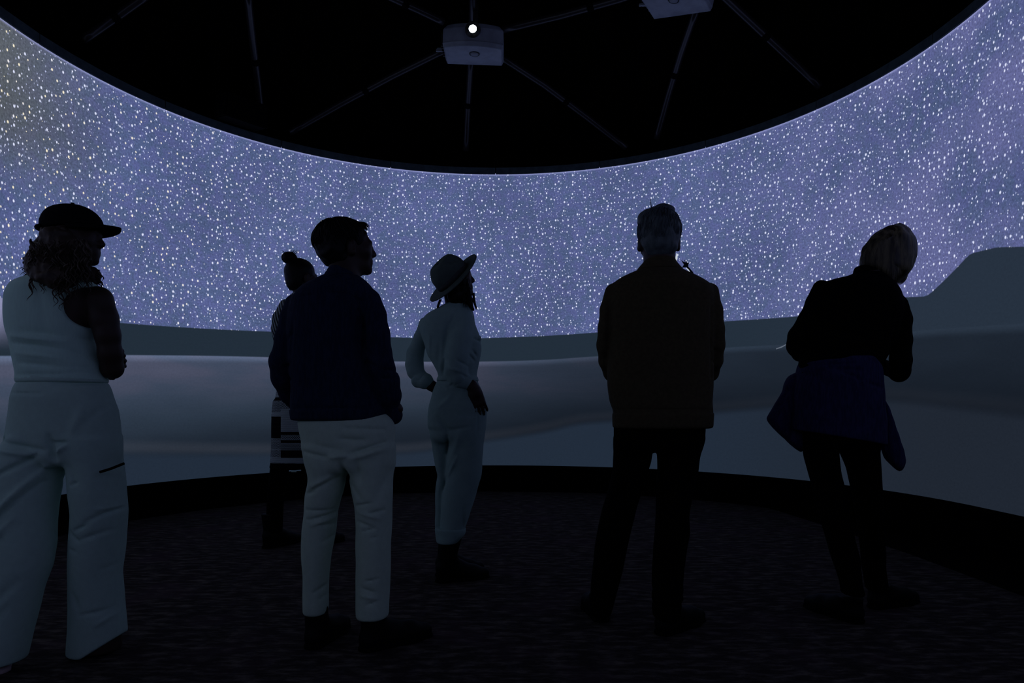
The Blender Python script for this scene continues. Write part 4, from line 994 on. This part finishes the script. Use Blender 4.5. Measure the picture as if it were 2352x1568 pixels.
# ---------------------------------------------------------------- 5. grey-haired man
def grey_man():
    P = Person(1510, 1440, 'grey-haired man in dark olive jacket and black trousers, facing the screen')
    hc = P.L('G', 484, 312, .03); M = basis(3, -4, 0); hs = 1.06
    torso = P.loft('G', [(492, 380, 610, .02, .075), (510, 335, 645, .01, .09), (540, 265, 715, None, .105), (568, 212, 770, None, .12), (600, 178, 822), (650, 158, 842), (720, 152, 840), (850, 152, 836), (1000, 155, 834), (1150, 150, 836), (1250, 152, 834), (1350, 166, 827), (1410, 189, 831), (1480, 190, 828), (1514, 192, 824)], 0, .14, k=.02)
    neck = rcone(hc-M[1]*.02-M[2]*.05, P.L('G', 490, 500, .01), .066, .072, .03)
    larm = P.chain('G', [(196, 648, 0, 60), (168, 760, 0, 60), (153, 880, 0, 58), (148, 990, .02, 60), (157, 1085, .05, 58), (180, 1165, .1, 52), (235, 1230, .19, 38)])
    rarm = P.chain('G', [(808, 648, 0, 62), (832, 760, 0, 62), (847, 880, 0, 60), (848, 990, .02, 60), (838, 1085, .05, 58), (815, 1165, .1, 52), (758, 1230, .19, 38)])
    hips = P.loft('H', [(0, 264, 868), (70, 260, 872), (140, 258, 866), (190, 257, 850), (225, 256, 838)], 0, .13, k=.02, rnd=.03)
    lleg = P.loft('H', lerp_rows([(130, 258, 550), (200, 258, 536), (250, 256, 520), (330, 252, 496), (400, 240, 474), (480, 224, 450), (600, 186, 411), (720, 160, 381), (850, 136, 350), (1000, 120, 320), (1100, 108, 296), (1200, 103, 268), (1310, 100, 240)], 0, .10, .12, .075), k=.012)
    rleg = P.loft('H', lerp_rows([(130, 536, 867), (200, 546, 848), (260, 550, 832), (350, 551, 823), (500, 545, 787), (600, 542, 768), (650, 541, 760), (760, 535, 764), (850, 523, 746), (1000, 515, 725), (1100, 513, 720), (1180, 513, 728), (1240, 515, 712), (1330, 520, 700)], 0, -.09, .12, .08), k=.012)
    hands = hand_prims(P.L('G', 250, 1240, .2), (.5, .2, -.9), (.8, -.4, 0), -1, .5)+hand_prims(P.L('G', 742, 1240, .2), (-.5, .2, -.9), (-.8, -.4, 0), 1, .5)
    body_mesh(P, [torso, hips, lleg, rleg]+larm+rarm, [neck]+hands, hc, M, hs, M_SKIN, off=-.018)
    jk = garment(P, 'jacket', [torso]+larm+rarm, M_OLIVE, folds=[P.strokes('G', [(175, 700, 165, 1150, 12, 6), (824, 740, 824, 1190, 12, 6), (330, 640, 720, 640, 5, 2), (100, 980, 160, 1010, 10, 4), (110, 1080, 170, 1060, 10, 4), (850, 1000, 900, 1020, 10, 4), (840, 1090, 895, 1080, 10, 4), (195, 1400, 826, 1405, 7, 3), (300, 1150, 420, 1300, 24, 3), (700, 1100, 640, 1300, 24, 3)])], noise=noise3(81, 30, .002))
    garment(P, 'collar', [P.loft('G', [(428, 400, 586, .01, .072), (460, 378, 600, .01, .08), (490, 350, 628, .01, .088), (512, 335, 645, .01, .094)])], M_OLIVE, h=.005, parent=jk)
    garment(P, 'hem_band', [P.loft('G', [(1420, 188, 833), (1516, 190, 827)], 0, .143)], M_OLIVE, off=.003, parent=jk)
    garment(P, 'trousers', [hips, lleg, rleg], M_BLKT, folds=[P.strokes('H', [(540, 190, 545, 330, 10, 8), (600, 640, 740, 660, 14, 5), (180, 720, 340, 700, 14, 5), (130, 1080, 280, 1060, 14, 5), (520, 1150, 720, 1170, 14, 5), (530, 1230, 700, 1220, 12, 5)])], noise=noise3(82, 28, .002))
    Q = lambda r, f, u: hc+hs*(M.T @ np.array((r, f, u)))
    hf = field([ell(Q(0, -.016, .034), (.086*hs, .104*hs, .094*hs), M), ell(Q(-.045, -.02, .085), (.045, .05, .04), M, .03), ell(Q(.02, -.01, .112), (.045, .06, .034), M, .03), ell(Q(0, -.055, -.03), (.070*hs, .05*hs, .062*hs), M, .03)], .005)
    hf.bump(noise3(91, 70, .005)); hf.bump(noise3(92, 160, .0025)); hf.put(ell(Q(0, .115, -.045), (.13*hs, .078*hs, .118*hs), M, .01), 'sub')
    for q in (-1, 1): hf.put(ell(Q(q*.088, .005, -.035), (.022, .030, .042), M, .008), 'sub')
    c0 = Q(0, -.05, -.088); hf.cut(lambda x, y, z: -(z-c0[2])+0*x+0*y, .008)
    hair = hf.obj('hair', M_GREYH, P.e); rs = np.random.RandomState(3)
    strand_mesh('hair_strands', cap_strands(Q(0, -.016, .036), M, (.086*hs, .104*hs, .095*hs), 260, rs, 1.1, 2.8, .004, .005, crown=(.15, -.1, .98), lim=lambda p: not (p[1] > .055 and p[2] < .045) and p[2] > -.09), .0012, M_GREYH, hair)
    shoe(P, 'shoe', (P.L('H', 172, 1300, .12)[0], .10), -8, .29, M_SHOE, M_SOLE, .12, 1.1, rs=.044)
    shoe(P, 'shoe', (P.L('H', 600, 1430, -.1)[0], -.09), 48, .30, M_SHOE, M_SOLE, .12, 1.14, rs=.046)
grey_man()

# ---------------------------------------------------------------- 6. blond woman, denim jacket tied round the waist
def blond_woman():
    P = Person(1965, 1414, 'blond woman in black sweater with a blue denim jacket tied around her waist')
    hc = P.L('I', 948, 235, .05); M = basis(14, -16, 16); hs = 1.0
    torso = P.loft('I', [(395, 692, 915, .02, .06), (415, 655, 922, .02, .075), (436, 560, 940, .01, .09), (455, 478, 975, None, .1), (485, 445, 1000, None, .11), (530, 425, 1030), (590, 402, 1050), (680, 382, 1050), (780, 360, 1030), (860, 335, 995), (950, 308, 955), (1050, 296, 905), (1130, 292, 890)], 0, .12, k=.02)
    neck = rcone(hc-M[1]*.02-M[2]*.05, P.L('I', 810, 420, .01), .054, .058, .03)
    larm = P.chain('I', [(460, 512, 0, 64), (412, 620, 0, 66), (358, 730, .0, 62), (296, 850, .02, 72), (286, 925, .04, 72), (312, 975, .08, 58), (430, 940, .2, 40), (560, 900, .26, 32)])
    rarm = P.chain('I', [(1005, 625, 0, 74), (1028, 740, 0, 76), (1032, 880, 0, 73), (1032, 1020, .01, 73), (1020, 1105, .04, 72), (950, 1085, .13, 52), (820, 1020, .22, 40), (720, 960, .26, 32)])
    hips = P.loft('J', [(-200, 300, 885), (-100, 300, 890), (60, 318, 890), (150, 320, 890), (232, 324, 878)], 0, .125, k=.02, rnd=.03)
    lleg = P.loft('J', lerp_rows([(140, 320, 602), (220, 322, 578), (290, 332, 588), (400, 362, 602), (480, 388, 622), (600, 418, 652), (700, 442, 680), (860, 485, 702), (1000, 525, 738), (1100, 560, 746), (1180, 588, 752), (1270, 602, 778)], 0, -.10, .11, .065), k=.012)
    rleg = P.loft('J', lerp_rows([(140, 575, 882), (240, 585, 878), (370, 640, 886), (490, 665, 896), (600, 685, 900), (700, 703, 905), (800, 720, 912), (950, 740, 925), (1050, 748, 921), (1160, 762, 936), (1240, 778, 946)], 0, .13, .11, .065), k=.012)
    hands = hand_prims(P.L('I', 570, 898, .265), (.9, .1, .1), (.1, -1, .1), -1, .4)+hand_prims(P.L('I', 710, 955, .265), (-.9, .1, .2), (.1, -1, .1), 1, .4)
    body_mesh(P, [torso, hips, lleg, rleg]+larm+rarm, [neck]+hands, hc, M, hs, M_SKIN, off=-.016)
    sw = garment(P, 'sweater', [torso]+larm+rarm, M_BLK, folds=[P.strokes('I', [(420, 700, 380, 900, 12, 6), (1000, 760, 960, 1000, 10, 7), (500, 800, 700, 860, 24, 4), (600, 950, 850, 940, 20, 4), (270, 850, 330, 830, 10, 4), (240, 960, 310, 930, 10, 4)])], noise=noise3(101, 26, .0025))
    garment(P, 'rolled_collar', [P.loft('I', [(348, 700, 880, .03, .058), (375, 690, 905, .02, .064), (405, 684, 918, .02, .07)])], M_BLK, h=.005, parent=sw)
    garment(P, 'trousers', [hips, lleg, rleg], M_BLKT, noise=noise3(102, 28, .002))
    jb = P.loft('I', [(1000, 420, 880, None, .12), (1030, 300, 888, None, .128), (1060, 286, 892, None, .135), (1110, 278, 896, None, .138), (1250, 256, 908), (1400, 241, 918), (1480, 235, 922), (1568, 240, 927), (1650, 244, 930)], 0, .145, k=.02)
    jk = garment(P, 'tied_jacket', [jb], M_DENIM2, folds=[P.strokes('I', [(480, 1080, 680, 1100, 14, 5), (540, 1100, 700, 1170, 12, 5), (680, 1170, 690, 1240, 12, 4), (300, 1090, 420, 1150, 14, 5), (760, 1200, 890, 1220, 14, 4), (300, 1200, 290, 1450, 14, 4), (500, 1200, 480, 1400, 30, 3), (880, 1180, 905, 1500, 7, 3), (640, 1420, 640, 1560, 6, 2), (330, 1060, 700, 1055, 10, 4)])], noise=noise3(103, 24, .004), cuts=[cut_line(P, 'J', (165, 62), (920, 192), -.1)])
    garment(P, 'hanging_sleeve', [P.loft('I', [(1105, 275, 340, .05, .04), (1140, 217, 340), (1200, 191, 340), (1240, 188, 340), (1330, 131, 340), (1400, 92, 340), (1450, 63, 338), (1500, 98, 336), (1565, 160, 334), (1640, 243, 332), (1698, 312, 328)], .06, .045, n=2.6, rnd=.02)], M_DENIM2, folds=[P.strokes('I', [(290, 1180, 160, 1420, 14, 6), (240, 1200, 120, 1440, 12, -5), (300, 1400, 260, 1600, 12, 5)], .06)], noise=noise3(104, 36, .004), parent=jk)
    garment(P, 'hanging_sleeve', [P.loft('I', [(1285, 880, 912), (1370, 880, 950), (1450, 880, 980), (1568, 880, 1018), (1662, 884, 1050), (1710, 905, 1062), (1747, 925, 1070), (1790, 966, 1056), (1825, 1012, 1038)], .04, .035, n=2.6, rnd=.015)], M_DENIM2, folds=[P.strokes('I', [(920, 1350, 990, 1700, 12, 5)], .04)], noise=noise3(105, 36, .003), parent=jk)
    garment(P, 'sleeve_knot', [ell(P.L('I', 520, 1075, .15), (.05, .035, .04), None, .02)], M_DENIM2, noise=noise3(106, 60, .005), parent=jk)
    # chin-length bob, swinging to the right with the tilt of the head
    hl = P.loft('I', [(52, 965, 1030, .05, .035), (70, 895, 1065, .05, .06), (92, 856, 1092, .05, .078), (120, 822, 1112, .05, .09), (160, 787, 1132), (200, 764, 1140), (250, 746, 1146), (290, 737, 1145), (345, 735, 1126), (372, 770, 1116), (410, 860, 1086), (440, 905, 1056), (465, 940, 1012), (486, 962, 984)], .05, .105, k=.02)
    hf = field([hl], .005); hf.bump(noise3(111, 40, .004, 7, (1.4, 1.4, .25))); hf.bump(noise3(112, 130, .0025, 7, (1.2, 1.2, .2)))
    Q = lambda r, f, u: hc+hs*(M.T @ np.array((r, f, u))); hf.put(ell(Q(0, .13, -.03), (.10, .075, .12), M, .012), 'sub')
    gp = P.L('I', 935, 440, -.05); hf.put(ell(P.L('I', 905, 455, 0), (.018, .2, .022), None, .01), 'sub')
    hair = hf.obj('hair', M_BLOND, P.e); rs = np.random.RandomState(6); ls = []
    cw = P.L('I', 985, 75, .02)
    for i in range(620):
        x1 = rs.uniform(745, 1140); yb = np.interp(x1, [735, 760, 860, 940, 985, 1055, 1115, 1145], [345, 365, 410, 465, 488, 440, 372, 300])*rs.uniform(.8, 1.0)
        pts = []
        for t in np.linspace(.05, 1, 14):
            y = 75+(yb-75)*t; x = 985+(x1-985)*min(1, 1.25*t**.55); xl = np.interp(y, [52, 92, 160, 250, 345, 410, 486], [965, 856, 787, 746, 735, 860, 962]); xr = np.interp(y, [52, 92, 160, 250, 345, 410, 486], [1030, 1092, 1132, 1146, 1126, 1086, 984])
            m, a = (xl+xr)/2, (xr-xl)/2; q = np.clip((x-m)/a, -1, 1); bd = np.interp(y, [52, 92, 160, 400], [.035, .078, .105, .105])
            dy = .05-bd*math.sqrt(max(0, 1-q*q))-.002; pts.append(P.L('I', x+3*math.sin(i+4*t), y, dy))
        ls.append(pts)
    for i in range(20): ls.append([P.L('I', 1000+60*math.sin(1.6*t)-90*t*t+i*3, 360+125*t, .0+.004*i) for t in np.linspace(0, 1, 10)])
    strand_mesh('hair_strands', ls, .0020, M_BLOND, hair)
    shoe(P, 'shoe', (P.L('J', 715, 1430, -.11)[0], -.09), -24, .29, M_SHOE, M_SOLE, .11, 1.12, rs=.044)
    shoe(P, 'shoe', (P.L('J', 845, 1360, .14)[0], .13), 68, .29, M_SHOE, M_SOLE, .11, 1.08, rs=.044)
blond_woman()
